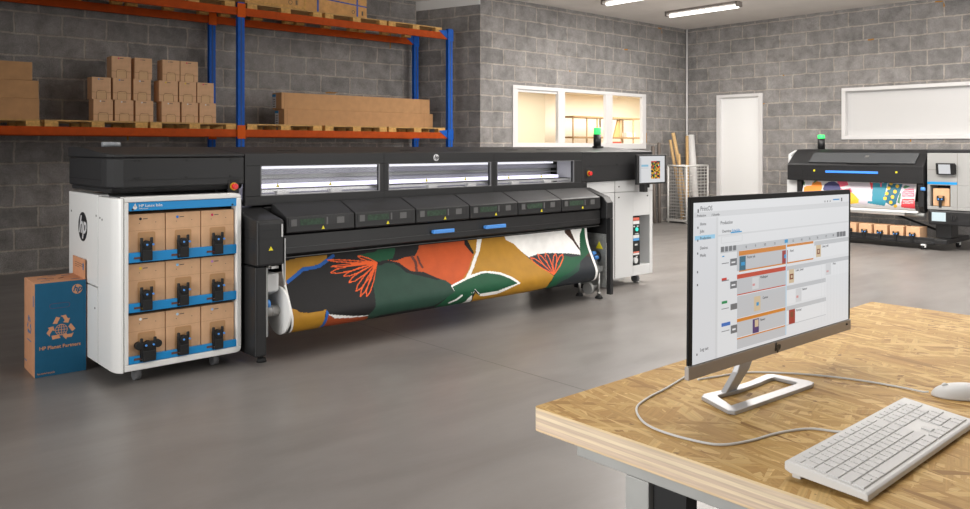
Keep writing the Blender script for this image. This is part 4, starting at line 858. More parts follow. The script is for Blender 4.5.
for xs_, r, _, cl_ in rows:
    for k, (a, c) in enumerate(xs_):
        if base is None: base = carton(); o = base
        else: o = dup(base)
        o.location = (a, 11.15 + (.0 if r else .0), PT + .2885 * r)
        o.scale = ((c - a) / .25, 1, 1)
        dc = dcol.get((r, cl_), [(225, 225, 225)] * 3)[k]; nm = dnam.get((r, cl_), ['white'] * 3)[k]
        relink(kid(o, 'colour_dot'), mat('dot_colour', dc, .6))
        o['label'] = 'small carton with %s dot, %s of the %s row, %s cluster from left' % (nm, posn[len(xs_)][k], lev[r], cl_)
        o['group'] = 'small cartons on the lower rack shelf'
# big flat cartons at far left
for k, (x1_, z0_, z1_, lb) in enumerate(((2.562, PT, 2.298, 'bottom of three large flat cartons at the far left of the rack'), (2.555, 2.299, 2.524, 'middle of three large flat cartons at the far left of the rack'), (2.345 + .14, 2.525, 2.75, 'topmost large flat carton at the far left of the rack, slightly shorter'))):
    t = thing('flat_carton', lb, 'carton', (1.6, 11.4, z0_), 'large flat cartons')
    B().box(1.0 + .3, x1_, 11.12, 11.8, z0_, z1_).out('box_body', M_CARD2, t, bev=.004)
    B().box(1.31, x1_ - .01, 11.4, 11.44, z1_, z1_ + .0008).out('tape', M_CARDE, t)
# long cartons
for z0_, z1_, xa, xb, lb in ((PT, 2.29, 6.0, 8.93, 'lower of the two very long cartons on the rack, blue label on its end'), (2.2905, 2.545, 5.955, 8.86, 'upper of the two very long cartons on the rack, blue label on its end')):
    t = thing('long_carton', lb, 'carton', (7.4, 11.4, z0_), 'long cartons')
    b = B(); b.box(xa, xb, 11.28, 11.58, z0_, z1_); b.out('box_body', M_CARD2, t, bev=.004)
    b = B(); b.box(xa - .003, xa, 11.46, 11.575, z0_ + .02, z1_ - .02); b.mi(1).box(xa - .004, xa - .003, 11.46, 11.575, z1_ - .06, z1_ - .02)
    for q in range(4): b.mi(2).box(xa - .004, xa - .003, 11.48, 11.55, z0_ + .04 + .035 * q, z0_ + .052 + .035 * q)
    b.out('end_label', [mat('label_white', (215, 218, 220), .6), M_BLUE, M_TEXTG], t)
    b = B()
    for xx in (xa + .05, xb - .2): b.box(xx, xx + .004, 11.279, 11.2805, z0_ + .003, z1_ - .003)
    b.out('end_cap_edge', M_CARDE, t)
# crates on the top shelf
t = thing('crate', 'brown board crate with stamped marks on the top shelf, left of the strapped one', 'crate', (5.75, 11.4, PT2))
b = B(); b.box(5.24, 6.24, 11.03, 11.9, PT2, PT2 + .62); b.out('crate_body', M_CRATE, t, bev=.004)
b = B(); b.box(5.28, 6.22, 11.026, 11.03, PT2 + .02, PT2 + .05); b.box(6.20, 6.235, 11.024, 11.03, PT2, PT2 + .6); b.out('batten', M_PALD, t)
b = B(); ring(b, 5.97, PT2 + .10, .035, .008, 11.029, n=16); b.box(6.06, 6.08, 11.028, 11.03, PT2 + .07, PT2 + .14); b.box(6.09, 6.10, 11.028, 11.03, PT2 + .07, PT2 + .14); b.out('stamp', M_TEXTG, t)
t = thing('crate', 'plain board crate with dark blue strapping on the top shelf', 'crate', (6.9, 11.4, PT2))
b = B(); b.box(6.27, 7.40, 11.10, 11.9, PT2, PT2 + .62); b.out('crate_body', M_CRATE, t, bev=.004)
b = B(); b.box(6.47, 6.50, 11.096, 11.10, PT2, PT2 + .6); b.box(7.20, 7.23, 11.096, 11.10, PT2, PT2 + .6); b.prism([(6.28, PT2 + .245), (7.395, PT2 + .185), (7.395, PT2 + .205), (6.28, PT2 + .265)], 'Y', 11.095, 11.0955)
b.out('strap', mat('strap_blue', (28, 70, 160), .4), t)
b = B(); ring(b, 7.14, PT2 + .09, .03, .01, 11.099, n=14); b.box(7.30, 7.33, 11.098, 11.10, PT2 + .05, PT2 + .12); b.out('stamp', M_TEXTG, t)
t = thing('crate', 'low board crate on the top shelf left of the middle post', 'crate', (4.3, 11.4, PT2))
B().box(2.7, 3.75, 11.10, 11.9, PT2, PT2 + .5).out('crate_body', M_CRATE, t, bev=.004)

# ------------------------------------------------------------------ second printer, against the right wall (front faces -X)
P2 = thing('roll_printer', 'smaller grey and black roll printer with green beacon under the wide white window', 'printer', (14.9, 5.8, 0))
XF = 14.40
b = B(); b.box(XF, 15.2, 7.19, 7.41, .62, 1.08); b.box(XF + .05, 15.2, 7.352, 7.41, 1.08, 1.56); b.prism([(XF + .05, 1.56), (15.2, 1.56), (15.2, 1.65), (XF + .30, 1.64)], 'Y', 7.352, 7.41)
b.out('end_housing', M_LGREY, P2, bev=.01)
b = B(); b.prism([(XF - .10, 1.085), (XF - .10, 1.37), (XF - .07, 1.40), (XF + .18, 1.585), (XF + .30, 1.655), (15.25, 1.66), (15.25, 1.085)], 'Y', 4.98, 7.35)
b.out('hood', M_BLACK, P2, bev=.012)
b = B(); b.prism([(XF - .065, 1.416), (XF + .165, 1.588), (XF + .155, 1.596), (XF - .075, 1.424)], 'Y', 5.12, 6.95); b.out('hood_window', mat('dark_glass', (74, 76, 78), .12), P2)
b = B(); b.prism([(XF - .09, 1.412), (XF - .07, 1.427), (XF - .06, 1.415), (XF - .08, 1.40)], 'Y', 5.7, 6.25); b.out('window_grip', M_VDARK, P2)
b = B(); b.box(XF - .103, XF - .10, 5.0, 7.24, 1.17, 1.178); b.box(XF - .103, XF - .10, 5.0, 7.24, 1.345, 1.352); b.box(XF - .103, XF - .10, 7.05, 7.055, 1.09, 1.37); b.box(XF - .103, XF - .10, 5.08, 5.084, 1.09, 1.37); b.out('panel_seam', M_VDARK, P2)
b = B(); b.box(XF - .112, XF - .10, 5.70, 6.62, 1.235, 1.275); b.out('blue_grip', mat('lit_blue', (60, 130, 225), .4, emit=(60, 130, 235), es=.35), P2, bev=.004)
for y in (6.83, 5.40): B().box(XF - .104, XF - .10, y - .015, y + .015, 1.255, 1.285).out('warning_mark', M_YEL, P2)
b = B(); b.prism([(XF + .055, 1.512), (XF + .10, 1.545), (XF + .095, 1.552), (XF + .05, 1.519)], 'Y', 5.93, 5.99); b.out('hood_badge', M_SILVER, P2)
b = B(); b.cyl((14.9, 6.98, 1.66), (14.9, 6.98, 1.86), .065); bc = b.out('status_beacon', M_DARK, P2)
B().cyl((14.9, 6.98, 1.861), (14.9, 6.98, 1.93), .064).out('beacon_lamp', M_GREENL, bc, bev=.008)
# tower
b = B(); b.box(XF, 15.2, 4.64, 4.95, .66, 1.045); b.box(XF + .10, 15.2, 4.50, 4.95, .66, 1.60)
b = B()
cor = [(XF + .14 - .14 * math.cos(math.radians(t_)), 4.42 - .14 + .0 - 0 * t_) for t_ in (0,)]
tower = [(XF, 4.95), (15.2, 4.95), (15.2, 4.02), (XF + .30, 4.02), (XF + .16, 4.06), (XF + .06, 4.14), (XF + .01, 4.26), (XF, 4.42)]
tb = B()
tb.prism(tower, 'Z', 1.07, 1.60); tb.prism(tower, 'Z', .665, .72)
tb.box(XF, 15.2, 4.905, 4.95, .72, 1.07); tb.prism([(XF, 4.60), (15.2, 4.60), (15.2, 4.02), (XF + .30, 4.02), (XF + .16, 4.06), (XF + .06, 4.14), (XF + .01, 4.26), (XF, 4.42)], 'Z', .72, 1.07); tb.box(XF + .42, 15.2, 4.60, 4.905, .72, 1.07)
tb.out('tower', mat('tower_grey', (152, 152, 150), .4), P2, bev=.006)
B().box(XF + .02, 15.2, 4.10, 4.97, 1.601, 1.66).out('tower_lid', M_BLACK, P2, bev=.01)
b = B(); b.box(XF - .003, XF, 4.50, 4.95, 1.085, 1.125); b.out('blue_band', M_BLUE, P2)
b = B(); b.box(XF - .002, XF, 4.495, 4.499, .67, 1.6); b.box(XF - .002, XF, 4.499, 4.94, 1.32, 1.324); b.out('panel_seam', M_TEXTG, P2)
b = B(); b.box(XF + .36, XF + .41, 4.601, 4.904, .721, 1.069); b.box(XF + .01, XF + .36, 4.601, 4.904, .7205, .725); b.out('bay_lining', M_VDARK, P2)
b = B(); b.prism([(XF - .06, 1.245), (XF - .10, 1.43), (XF - .07, 1.437), (XF, 1.40), (XF, 1.26)], 'Y', 4.51, 4.79); sp = b.out('touch_screen', M_VDARK, P2, bev=.005)
b = B(); b.prism([(XF - .0665, 1.262), (XF - .0975, 1.415), (XF - .0995, 1.415), (XF - .0685, 1.262)], 'Y', 4.575, 4.75); b.out('screen_display', MATS['screen_white'], sp)
b = B(); b.prism([(XF - .070, 1.285), (XF - .083, 1.345), (XF - .085, 1.345), (XF - .072, 1.285)], 'Y', 4.60, 4.65); b.out('display_picture', mat('display_orange', (30, 20, 20), .4, emit=(190, 120, 90), es=.6), sp)
b = B(); b.box(XF - .04, 15.1, 4.06, 4.92, .42, .655); ub = b.out('lower_unit', M_BLACK, P2, bev=.02)
B().box(XF - .043, XF - .04, 4.655, 4.865, .48, .625).out('unit_display', mat('unit_display', (150, 165, 170), .3, emit=(200, 215, 220), es=.45), ub)
b = B(); b.cyl((XF - .05, 4.56, .555), (XF - .04, 4.56, .555), .075, seg=28); b.mi(1).cyl((XF - .062, 4.56, .555), (XF - .05, 4.56, .555), .055, seg=28); b.box(XF - .08, XF - .062, 4.545, 4.575, .51, .60); b.out('selector_knob', [M_VDARK, M_BLACK], ub)
# legs and base
b = B(); b.box(14.52, 14.85, 4.62, 4.86, .19, .42); b.out('pedestal', M_DARK, P2, bev=.01)
b = B(); b.box(14.55, 14.85, 7.22, 7.34, .14, .62); b.out('pedestal', M_DARK, P2, bev=.01)
b = B(); b.box(14.25, 15.35, 4.60, 4.80, .11, .19); b.out('base_foot', M_DARK, P2, bev=.01)
b = B(); b.box(14.25, 15.35, 7.22, 7.38, .09, .139); b.out('base_foot', M_DARK, P2, bev=.01)
b = B(); b.box(14.30, 14.82, 4.81, 7.215, .09, .14); b.box(14.30, 14.33, 4.81, 7.215, .14, .20); b.out('base_shelf', M_DARK, P2, bev=.006)
b = B(); b.tube([(14.95, 4.9, .25), (14.95, 7.2, 1.02)], .02, 6); b.tube([(14.99, 4.9, 1.02), (14.99, 7.2, .25)], .02, 6); b.out('cross_brace', M_BLACK, P2)
b = B(); b.box(14.8, 15.2, 5.0, 7.2, .75, 1.083); b.out('lower_body', M_DARK, P2)
b = B(); b.prism([(XF - .06, 1.083), (XF - .06, .70), (XF + .04, .60), (XF + .12, .60), (XF + .2, .75), (15.2, .80), (15.2, 1.083)], 'Y', 4.985, 5.07); b.out('side_arm', M_DARK, P2, bev=.006)
b = B(); b.prism([(XF - .06, 1.083), (XF - .06, .70), (XF + .04, .60), (XF + .12, .60), (XF + .2, .75), (XF + .38, .80), (XF + .38, 1.083)], 'Y', 7.10, 7.18); b.out('side_arm', M_DARK, P2, bev=.006)
b = B(); b.cyl((XF + .02, 5.075, .56), (XF + .02, 7.095, .56), .028); b.mi(1).cyl((XF + .02, 4.99, .56), (XF + .02, 5.30, .56), .034); b.out('lower_bar', [M_WHITE, M_GALV], P2)
b = B(); b.box(XF - .07, XF - .03, 5.075, 7.095, .592, .625); b.out('output_bar', M_WHITE, P2)
b = B(); b.cyl((XF - .07, 5.02, 1.0), (XF - .07, 4.96, 1.0), .03); b.out('blue_knob', M_HBLUE, P2)
for x, y in ((14.27, 4.96), (15.1, 4.70), (14.27, 7.30), (15.1, 7.30)):
    b = B(); b.mi(1).box(x - .03, x + .03, y - .035, y + .035, .07, .11 if y < 5 and x > 15 or y > 7 else .0899); b.mi(0).cyl((x, y - .03, .04), (x, y + .03, .04), .04); b.mi(1).box(x - .045, x + .0, y - .04, y - .031, .04, .09)
    b.out('caster', [M_RUB, M_WHITE], P2)
names2 = ['white', 'orange', 'green', 'pink', 'navyblue', 'lilac', 'yellow', 'red', 'teal', 'deepteal']
cols2 = [(206, 204, 204), (232, 138, 50), (70, 120, 84), (226, 96, 120), (62, 62, 104), (196, 188, 196), (220, 178, 50), (206, 62, 70), (48, 132, 152), (28, 96, 116)]
pm2 = [mat('sheet_' + n, c, .5) for n, c in zip(names2, cols2)]
sb = sheet('printed_sheet', PF2, 5.12, 7.085, 300, 80, ART2, names2, 'X', [(14.42, .592)])
tag(sb.out('printed_sheet', pm2), 'colourful printed sheet with trees and dots hanging from the smaller printer', 'printed sheet')
# ink boxes on its base shelf and in its bay
def small_ink(w_=.215, h=.215, d=.34):
    t = thing('ink_box', 'x', 'ink box')
    B().box(0, d, -w_ / 2, w_ / 2, 0, h).out('carton', M_CARD, t, bev=.004)
    B().prism(rrect(-w_ * .22, w_ * .22, .0, h * .6, .01), 'X', -.0015, 0).out('flap', M_CARD2, t)
    b = B(); b.box(-.05, -.0015, -.045, .045, .01 + .055, .10); b.box(-.06, -.045, -.02, .02, -.02, .07)
    for s in (-1, 1): b.cyl((-.035, s * .038, .08), (-.035, s * .038, .125), .013, seg=10)
    k = b.out('connector', M_VDARK, t, bev=.004)
    b = B()
    for s in (-.02, .025): b.cyl((-.056, s, .085), (-.05, s, .085), .01, seg=10)
    pieces(b, 'connector_port', M_HBLUE, k)
    learn(t); return t
base = None
ordn = ['nearest the right', 'second from right', 'third from right', 'fourth from right', 'fifth from right', 'sixth from right', 'seventh from right']
for i in range(5):
    if base is None: base = small_ink(); o = base
    else: o = dup(base)
    o.location = (14.335, 5.15 + .262 * i, .1405); o['label'] = 'ink box on base shelf of the smaller printer, %s' % ordn[i]; o['group'] = 'ink boxes on the base shelf'
o = dup(base, (XF + .02 + .03, 4.752, .7255), 'single ink box in the open bay of the grey tower'); o.scale = (.9, 1.15, 1.35); del o['group']

# ------------------------------------------------------------------ wire cage with rolls and battens in the far corner
CG = thing('wire_cage', 'white wire mesh cage bin holding battens and a roll in the far corner', 'cage', (15.55, 10.45, 0))
M_WIRE = mat('wire_grey', (176, 174, 170), .45, metal=.3)
M_WIRW = mat('wire_white', (216, 214, 210), .45)
cx0, cx1, cy0, cy1, cz = 15.14, 15.98, 10.12, 10.60, 1.28
b = B(); b.box(cx0 - .03, cx1 + .03, cy0 - .03, cy1 + .03, .04, .09); b.out('base_tray', M_WIRE, CG)
b = B()
for x in (cx0, cx1):
    for y in (cy0, cy1): b.cyl((x, y, 0), (x, y, cz), .022, seg=8)
for z in (cz,):
    for p, q in (((cx0, cy0), (cx1, cy0)), ((cx1, cy0), (cx1, cy1)), ((cx1, cy1), (cx0, cy1)), ((cx0, cy1), (cx0, cy0))): b.tube([(*p, z), (*q, z)], .024, 6)
b.out('cage_frame', M_WIRW, CG)
def mesh_side(p, q, nv, nh):
    b = B()
    for i in range(1, nv):
        x = p[0] + (q[0] - p[0]) * i / nv; y = p[1] + (q[1] - p[1]) * i / nv; b.tube([(x, y, .09), (x, y, cz)], .005, 4)
    for j in range(1, nh + 1):
        z = .09 + (cz - .09) * j / (nh + 1); b.tube([(*p, z), (*q, z)], .007, 4)
    return b
for p, q, n in (((cx0, cy0), (cx1, cy0), 6), ((cx0, cy1), (cx0, cy0), 10), ((cx1, cy0), (cx1, cy1), 6), ((cx1, cy1), (cx0, cy1), 8)):
    mesh_side(p, q, n, 16).out('mesh_panel', M_WIRW if p[1] == cy0 and q[1] == cy0 else M_WIRE, CG)
M_BAT = mat('pine_batten', (206, 170, 120), .75, noise=.1, nscale=20)
def rod(name, p0, p1, r, m, lb, cat, group=None, sq=True):
    b = B(); b.cyl(p0, p1, r, seg=4 if sq else 22)
    o = b.out(name, m); return tag(o, lb, cat, group)
rod('batten', (15.42, 10.22, .092), (15.18, 10.50, 2.02), .042, M_BAT, 'pine batten leaning left in the cage, tallest of all', 'batten', 'battens in the cage')
rod('batten', (15.50, 10.44, .092), (15.19, 10.58, 1.86), .036, M_BAT, 'pine batten just behind the tallest leaning left', 'batten', 'battens in the cage')
rod('batten', (15.25, 10.165, .092), (15.58, 10.40, 1.95), .036, M_BAT, 'pine batten leaning right across the others in the cage', 'batten', 'battens in the cage')
rod('batten', (15.19, 10.28, .092), (15.18, 10.34, 1.55), .03, M_BAT, 'shorter upright pine batten at the left side of the cage', 'batten', 'battens in the cage')
rod('cardboard_roll', (15.70, 10.24, .092), (15.93, 10.54, 1.97), .085, mat('roll_white', (224, 222, 220), .6), 'thick white roll standing in the wire cage', 'roll', None, False)
M_GBAT = mat('weathered_board', (122, 112, 104), .85)
rod('board', (14.95, 10.70, 0.0), (15.06, 10.79, 1.80), .035, M_GBAT, 'grey weathered board leaning on the wall left of the cage, taller of two', 'board', 'weathered boards')
rod('board', (14.75, 10.68, 0.0), (14.83, 10.79, 1.72), .035, M_GBAT, 'grey weathered board leaning on the wall left of the cage, shorter of two', 'board', 'weathered boards')

# ------------------------------------------------------------------ ceiling strip lamps in view
def strip(x, y0_, y1_, lb):
    t = thing('strip_light', lb, 'ceiling light', (x, (y0_ + y1_) / 2, HC), 'strip lights')
    b = B(); b.box(x - .09, x + .03, y0_, y1_, HC - .045, HC - .001); b.box(x - .09, x + .09, y0_ - .02, y0_ + .02, HC - .10, HC - .001); b.box(x - .09, x + .09, y1_ - .02, y1_ + .02, HC - .10, HC - .001)
    b.out('lamp_housing', mat('lamp_housing', (120, 112, 106), .5), t)
    B().cyl((x + .03, y0_ + .03, HC - .085), (x + .03, y1_ - .03, HC - .085), .034, seg=14).out('lamp_tube', mat('lamp_tube', (250, 250, 250), .4, emit=(255, 252, 245), es=4.0), t)
strip(13.78, 8.05, 9.65, 'lit fluorescent strip light nearer the room corner')
strip(11.75, 7.95, 9.65, 'lit fluorescent strip light cut by the top edge of the view')
area('strip_light_glow', (13.8, 8.85, HC - .14), (0, 0, 0), .1, 1.5, 40)
area('strip_light_glow', (11.8, 8.8, HC - .14), (0, 0, 0), .1, 1.5, 40)

# ------------------------------------------------------------------ office behind the interior window
OR_ = thing('storage_rack', 'light wood slatted storage rack seen through the interior window', 'rack', (15.5, 13.4, 0))
M_ORK = mat('rack_beige', (146, 116, 74), .6)
for x in (14.80, 15.32, 15.72, 16.25, 16.70, 17.2): B().cyl((x, 13.15, 0), (x, 13.15, 2.46), .02, seg=8).out('post', M_ORK, OR_)
for z in (1.57, 1.95, 2.46):
    b = B(); b.box(14.78, 17.6, 13.12, 13.55, z - .03, z + .01); b.out('shelf', M_ORK, OR_)
for x in (14.80, 16.25, 17.2): B().cyl((x, 13.5, 0), (x, 13.5, 2.46), .02, seg=8).out('post', M_ORK, OR_)
tag(B().box(16.28, 16.72, 13.15, 13.4, 1.585, 1.84).out('red_bin', mat('bin_red', (210, 60, 36), .5)), 'red bin in the office just right of the beacon', 'bin').location.z = 0
tag(B().prism([(16.45, 1.96), (16.72, 1.96), (16.72, 2.42), (16.62, 2.42)], 'Y', 13.2, 13.24).out('display_board', mat('board_tan', (196, 160, 104), .7)), 'tan display board on the office rack shelf', 'board')
tag(B().box(17.0, 17.35, 13.2, 13.4, 1.96, 2.08).out('paper_stack', mat('paper', (235, 230, 220), .7)), 'white paper stack on the office rack shelf', 'paper')
# ------------------------------------------------------------------ workbench in front
ZT = 1.15
def osb_mat():
    m = bpy.data.materials.new('osb_board'); m.use_nodes = True; nt = m.node_tree; b = nt.nodes['Principled BSDF']
    N = nt.nodes.new; Lk = nt.links.new
    tc = N('ShaderNodeTexCoord'); prev = None; hprev = None
    base = N('ShaderNodeTexNoise'); base.inputs['Scale'].default_value = 14; base.inputs['Detail'].default_value = 6; base.inputs['Distortion'].default_value = .8; Lk(tc.outputs['Object'], base.inputs['Vector'])
    cr0 = N('ShaderNodeValToRGB'); cr0.color_ramp.elements[0].position = .3; cr0.color_ramp.elements[0].color = (.34, .185, .055, 1); cr0.color_ramp.elements[1].position = .7; cr0.color_ramp.elements[1].color = (.52, .32, .11, 1); Lk(base.outputs['Fac'], cr0.inputs[0])
    prev = cr0.outputs[0]
    for k, (ang, sc_, st_) in enumerate(((.3, 11, 3.2), (1.25, 13, 3.6), (2.1, 10, 3.4), (2.85, 15, 4.0), (.85, 12, 4.2), (1.75, 17, 3.6))):
        mp = N('ShaderNodeMapping'); mp.inputs['Rotation'].default_value = (0, 0, ang); mp.inputs['Location'].default_value = (k * 3.7, k * 1.9, 0); Lk(tc.outputs['Object'], mp.inputs[0])
        ms = N('ShaderNodeMapping'); ms.inputs['Scale'].default_value = (sc_ / st_ * 1.7, sc_ * 4.2, .001); Lk(mp.outputs[0], ms.inputs[0])
        dn_ = N('ShaderNodeTexNoise'); dn_.inputs['Scale'].default_value = 2.5; dn_.inputs['Detail'].default_value = 4; Lk(ms.outputs[0], dn_.inputs['Vector'])
        ad = N('ShaderNodeVectorMath'); ad.operation = 'MULTIPLY_ADD'; ad.inputs[1].default_value = (.5, .6, 0); Lk(dn_.outputs['Color'], ad.inputs[0]); Lk(ms.outputs[0], ad.inputs[2])
        vo = N('ShaderNodeTexVoronoi'); vo.inputs['Scale'].default_value = 1.0; vo.inputs['Randomness'].default_value = 1.0; Lk(ad.outputs[0], vo.inputs['Vector'])
        sp = N('ShaderNodeSeparateColor'); Lk(vo.outputs['Color'], sp.inputs[0])
        # which flakes of this layer lie on top
        g = N('ShaderNodeMapRange'); g.inputs[1].default_value = .60; g.inputs[2].default_value = .64; Lk(sp.outputs[0], g.inputs[0])
        cr = N('ShaderNodeValToRGB')
        cr.color_ramp.elements[0].position = 0; cr.color_ramp.elements[0].color = (.27, .14, .04, 1)
        cr.color_ramp.elements[1].position = 1; cr.color_ramp.elements[1].color = (.66, .45, .19, 1)
        e = cr.color_ramp.elements.new(.08); e.color = (.42, .24, .075, 1); e = cr.color_ramp.elements.new(.6); e.color = (.50, .31, .105, 1)
        Lk(sp.outputs[1], cr.inputs[0])
        gm = N('ShaderNodeMapping'); gm.inputs['Scale'].default_value = (9, 260, 1); Lk(mp.outputs[0], gm.inputs[0])
        gn = N('ShaderNodeTexNoise'); gn.inputs['Scale'].default_value = 1; gn.inputs['Detail'].default_value = 4; Lk(gm.outputs[0], gn.inputs['Vector'])
        gr = N('ShaderNodeMapRange'); gr.inputs[1].default_value = .3; gr.inputs[2].default_value = .7; gr.inputs[3].default_value = .86; gr.inputs[4].default_value = 1.12; Lk(gn.outputs['Fac'], gr.inputs[0])
        s_ = N('ShaderNodeVectorMath'); s_.operation = 'SCALE'; Lk(cr.outputs[0], s_.inputs[0]); Lk(gr.outputs[0], s_.inputs['Scale'])
        mx = N('ShaderNodeMix'); mx.data_type = 'RGBA'; Lk(g.outputs[0], mx.inputs[0]); Lk(prev, mx.inputs[6]); Lk(s_.outputs[0], mx.inputs[7]); prev = mx.outputs[2]
        hm = N('ShaderNodeMath'); hm.operation = 'MULTIPLY'; Lk(g.outputs[0], hm.inputs[0]); Lk(sp.outputs[1], hm.inputs[1])
        if hprev is None: hprev = hm.outputs[0]
        else:
            ha = N('ShaderNodeMath'); ha.operation = 'MULTIPLY_ADD'; ha.inputs[1].default_value = .7; Lk(hprev, ha.inputs[0]); Lk(hm.outputs[0], ha.inputs[2]); hprev = ha.outputs[0]
    # little dark bark specks
    sn = N('ShaderNodeTexNoise'); sn.inputs['Scale'].default_value = 45; sn.inputs['Detail'].default_value = 1; Lk(tc.outputs['Object'], sn.inputs['Vector'])
    sg = N('ShaderNodeMapRange'); sg.inputs[1].default_value = .76; sg.inputs[2].default_value = .79; Lk(sn.outputs['Fac'], sg.inputs[0])
    mx = N('ShaderNodeMix'); mx.data_type = 'RGBA'; Lk(sg.outputs[0], mx.inputs[0]); Lk(prev, mx.inputs[6]); mx.inputs[7].default_value = (.16, .08, .03, 1)
    Lk(mx.outputs[2], b.inputs['Base Color']); b.inputs['Roughness'].default_value = .6; b.inputs['Specular IOR Level'].default_value = .2
    bp = N('ShaderNodeBump'); bp.inputs['Strength'].default_value = .35; bp.inputs['Distance'].default_value = .0015; Lk(hprev, bp.inputs['Height']); Lk(bp.outputs[0], b.inputs['Normal'])
    return m
def ply_mat():
    m = bpy.data.materials.new('plywood_edge'); m.use_nodes = True; nt = m.node_tree; b = nt.nodes['Principled BSDF']
    N = nt.nodes.new; Lk = nt.links.new
    tc = N('ShaderNodeTexCoord'); sep = N('ShaderNodeSeparateXYZ'); Lk(tc.outputs['Object'], sep.inputs[0])
    mr = N('ShaderNodeMapRange'); mr.inputs[1].default_value = ZT - .05; mr.inputs[2].default_value = ZT; Lk(sep.outputs['Z'], mr.inputs[0])
    cr = N('ShaderNodeValToRGB'); cr.color_ramp.interpolation = 'CONSTANT'
    cols = [(.74, .55, .34), (.66, .51, .38), (.77, .62, .43), (.62, .48, .36), (.78, .64, .45), (.66, .52, .38), (.76, .58, .34)]
    pos = [0, .10, .30, .42, .58, .72, .90]
    cr.color_ramp.elements[0].position = 0; cr.color_ramp.elements[0].color = cols[0] + (1,); cr.color_ramp.elements[1].position = .10; cr.color_ramp.elements[1].color = cols[1] + (1,)
    for p, c in list(zip(pos, cols))[2:]:
        e = cr.color_ramp.elements.new(p); e.color = c + (1,)
    Lk(mr.outputs[0], cr.inputs[0])
    mp = N('ShaderNodeMapping'); mp.inputs['Scale'].default_value = (8, 8, 260); Lk(tc.outputs['Object'], mp.inputs[0])
    n = N('ShaderNodeTexNoise'); n.inputs['Scale'].default_value = 1; n.inputs['Detail'].default_value = 5; Lk(mp.outputs[0], n.inputs['Vector'])
    r = N('ShaderNodeMapRange'); r.inputs[1].default_value = .3; r.inputs[2].default_value = .7; r.inputs[3].default_value = .86; r.inputs[4].default_value = 1.12; Lk(n.outputs['Fac'], r.inputs[0])
    s_ = N('ShaderNodeVectorMath'); s_.operation = 'SCALE'; Lk(cr.outputs[0], s_.inputs[0]); Lk(r.outputs[0], s_.inputs['Scale']); Lk(s_.outputs[0], b.inputs['Base Color'])
    b.inputs['Roughness'].default_value = .6
    return m
TX0, TX1, TY0, TY1 = 1.213, 2.93, .18, 1.19
WB = thing('workbench', 'large workbench with strand board top and pale plywood edge in the foreground', 'table', ((TX0 + TX1) / 2, (TY0 + TY1) / 2, 0))
b = B(); b.prism(rrect(TX0, TX1, TY0, TY1, .012), 'Z', ZT - .05, ZT)
top = b.out('table_top', [osb_mat(), ply_mat()], WB, bev=.0015)
for f in top.data.polygons:
    if abs(f.normal.z) < .5: f.material_index = 1
M_FRM = mat('zinc_grey_steel', (168, 168, 165), .5, metal=.2, noise=.08, nscale=10)
b = B(); b.box(TX0 + .037, TX0 + .097, TY0 + .08, TY1 - .09, ZT - .088, ZT - .051); b.box(TX1 - .10, TX1 - .04, TY0 + .08, TY1 - .09, ZT - .088, ZT - .051)
b.box(TX0 + .097, TX1 - .10, TY1 - .15, TY1 - .10, ZT - .088, ZT - .051); b.box(TX0 + .097, TX1 - .10, TY0 + .09, TY0 + .14, ZT - .088, ZT - .051)
b.out('apron_rail', M_FRM, WB, bev=.002)
for x in (TX0 + .037, TX1 - .10):
    for y in (.95, TY0 + .14):
        b = B(); b.box(x, x + .06, y - .03, y + .025, .01, ZT - .0885); b.mi(1).box(x - .005, x + .065, y - .035, y + .03, 0, .01)
        b.out('leg', [M_FRM, M_RUB], WB, bev=.002)
B().box(TX0 + .045, TX0 + .09, TY0 + .166, .919, ZT - .42, ZT - .37).out('cross_rail', M_FRM, WB, bev=.002)
B().box(TX0 + .05, TX0 + .085, .845, .918, ZT - .3, ZT - .0885).out('dark_box', M_VDARK, WB)  # near-black box standing for the dark square hole beside the leg

# ------------------------------------------------------------------ monitor
MN = thing('monitor', 'wide monitor with a production schedule on screen, standing on the strand board bench', 'monitor', (1.63, .93, ZT))
YM = .90
b = B(); b.box(1.355, 2.085, YM, YM + .006, 1.262, 1.596); head = b.out('bezel', mat('bezel_black', (10, 10, 11), .5, spec=.2), MN, bev=.002)
b = B(); b.prism([(1.395, 1.245), (2.060, 1.245), (2.060, 1.580), (1.395, 1.580)], 'Y', YM + .006, YM + .028); b.out('rear_shell', mat('monitor_back', (58, 60, 62), .4), head, bev=.006)
b = B(); b.box(1.353, 2.085, YM - .002, YM + .008, 1.235, 1.261); ch = b.out('chin_bar', mat('chin_grey', (158, 150, 143), .4, metal=.3), head, bev=.001)
text('maker_mark', 'hp', .024, (1.703, YM - .003, 1.249), (1, 0, 0), (0, 0, 1), M_DARK, ch, shear=.3, bold=.001)
text('model_mark', '27er', .006, (2.06, YM - .003, 1.252), (1, 0, 0), (0, 0, 1), M_DARK, ch)
SX0, SX1, SZ0, SZ1 = 1.368, 2.071, 1.263, 1.584
ES = .84
def sm(name, c): return mat('display_' + name, (12, 12, 12), .3, emit=c, es=ES)
SC = {'bg': (228, 229, 231), 'g2': (214, 215, 217), 'g3': (196, 198, 201), 'g3b': (196, 197, 200), 'side': (222, 223, 226), 'sky': (150, 205, 235), 'sky2': (190, 215, 232), 'dk': (110, 112, 116), 'orange': (212, 130, 34),
      'wh': (232, 233, 235), 'tealpic': (40, 100, 122), 'blue': (40, 150, 205), 'redpic': (160, 44, 40), 'tan': (212, 190, 156), 'brown': (126, 62, 40), 'redbar': (196, 68, 42), 'pink': (214, 150, 150),
      'purple': (70, 44, 110), 'pillr': (206, 48, 36), 'pillg': (26, 140, 84), 'pillb': (50, 110, 190), 'txt': (120, 122, 126)}
keys = list(SC); smats = [sm(k, SC[k]) for k in keys]
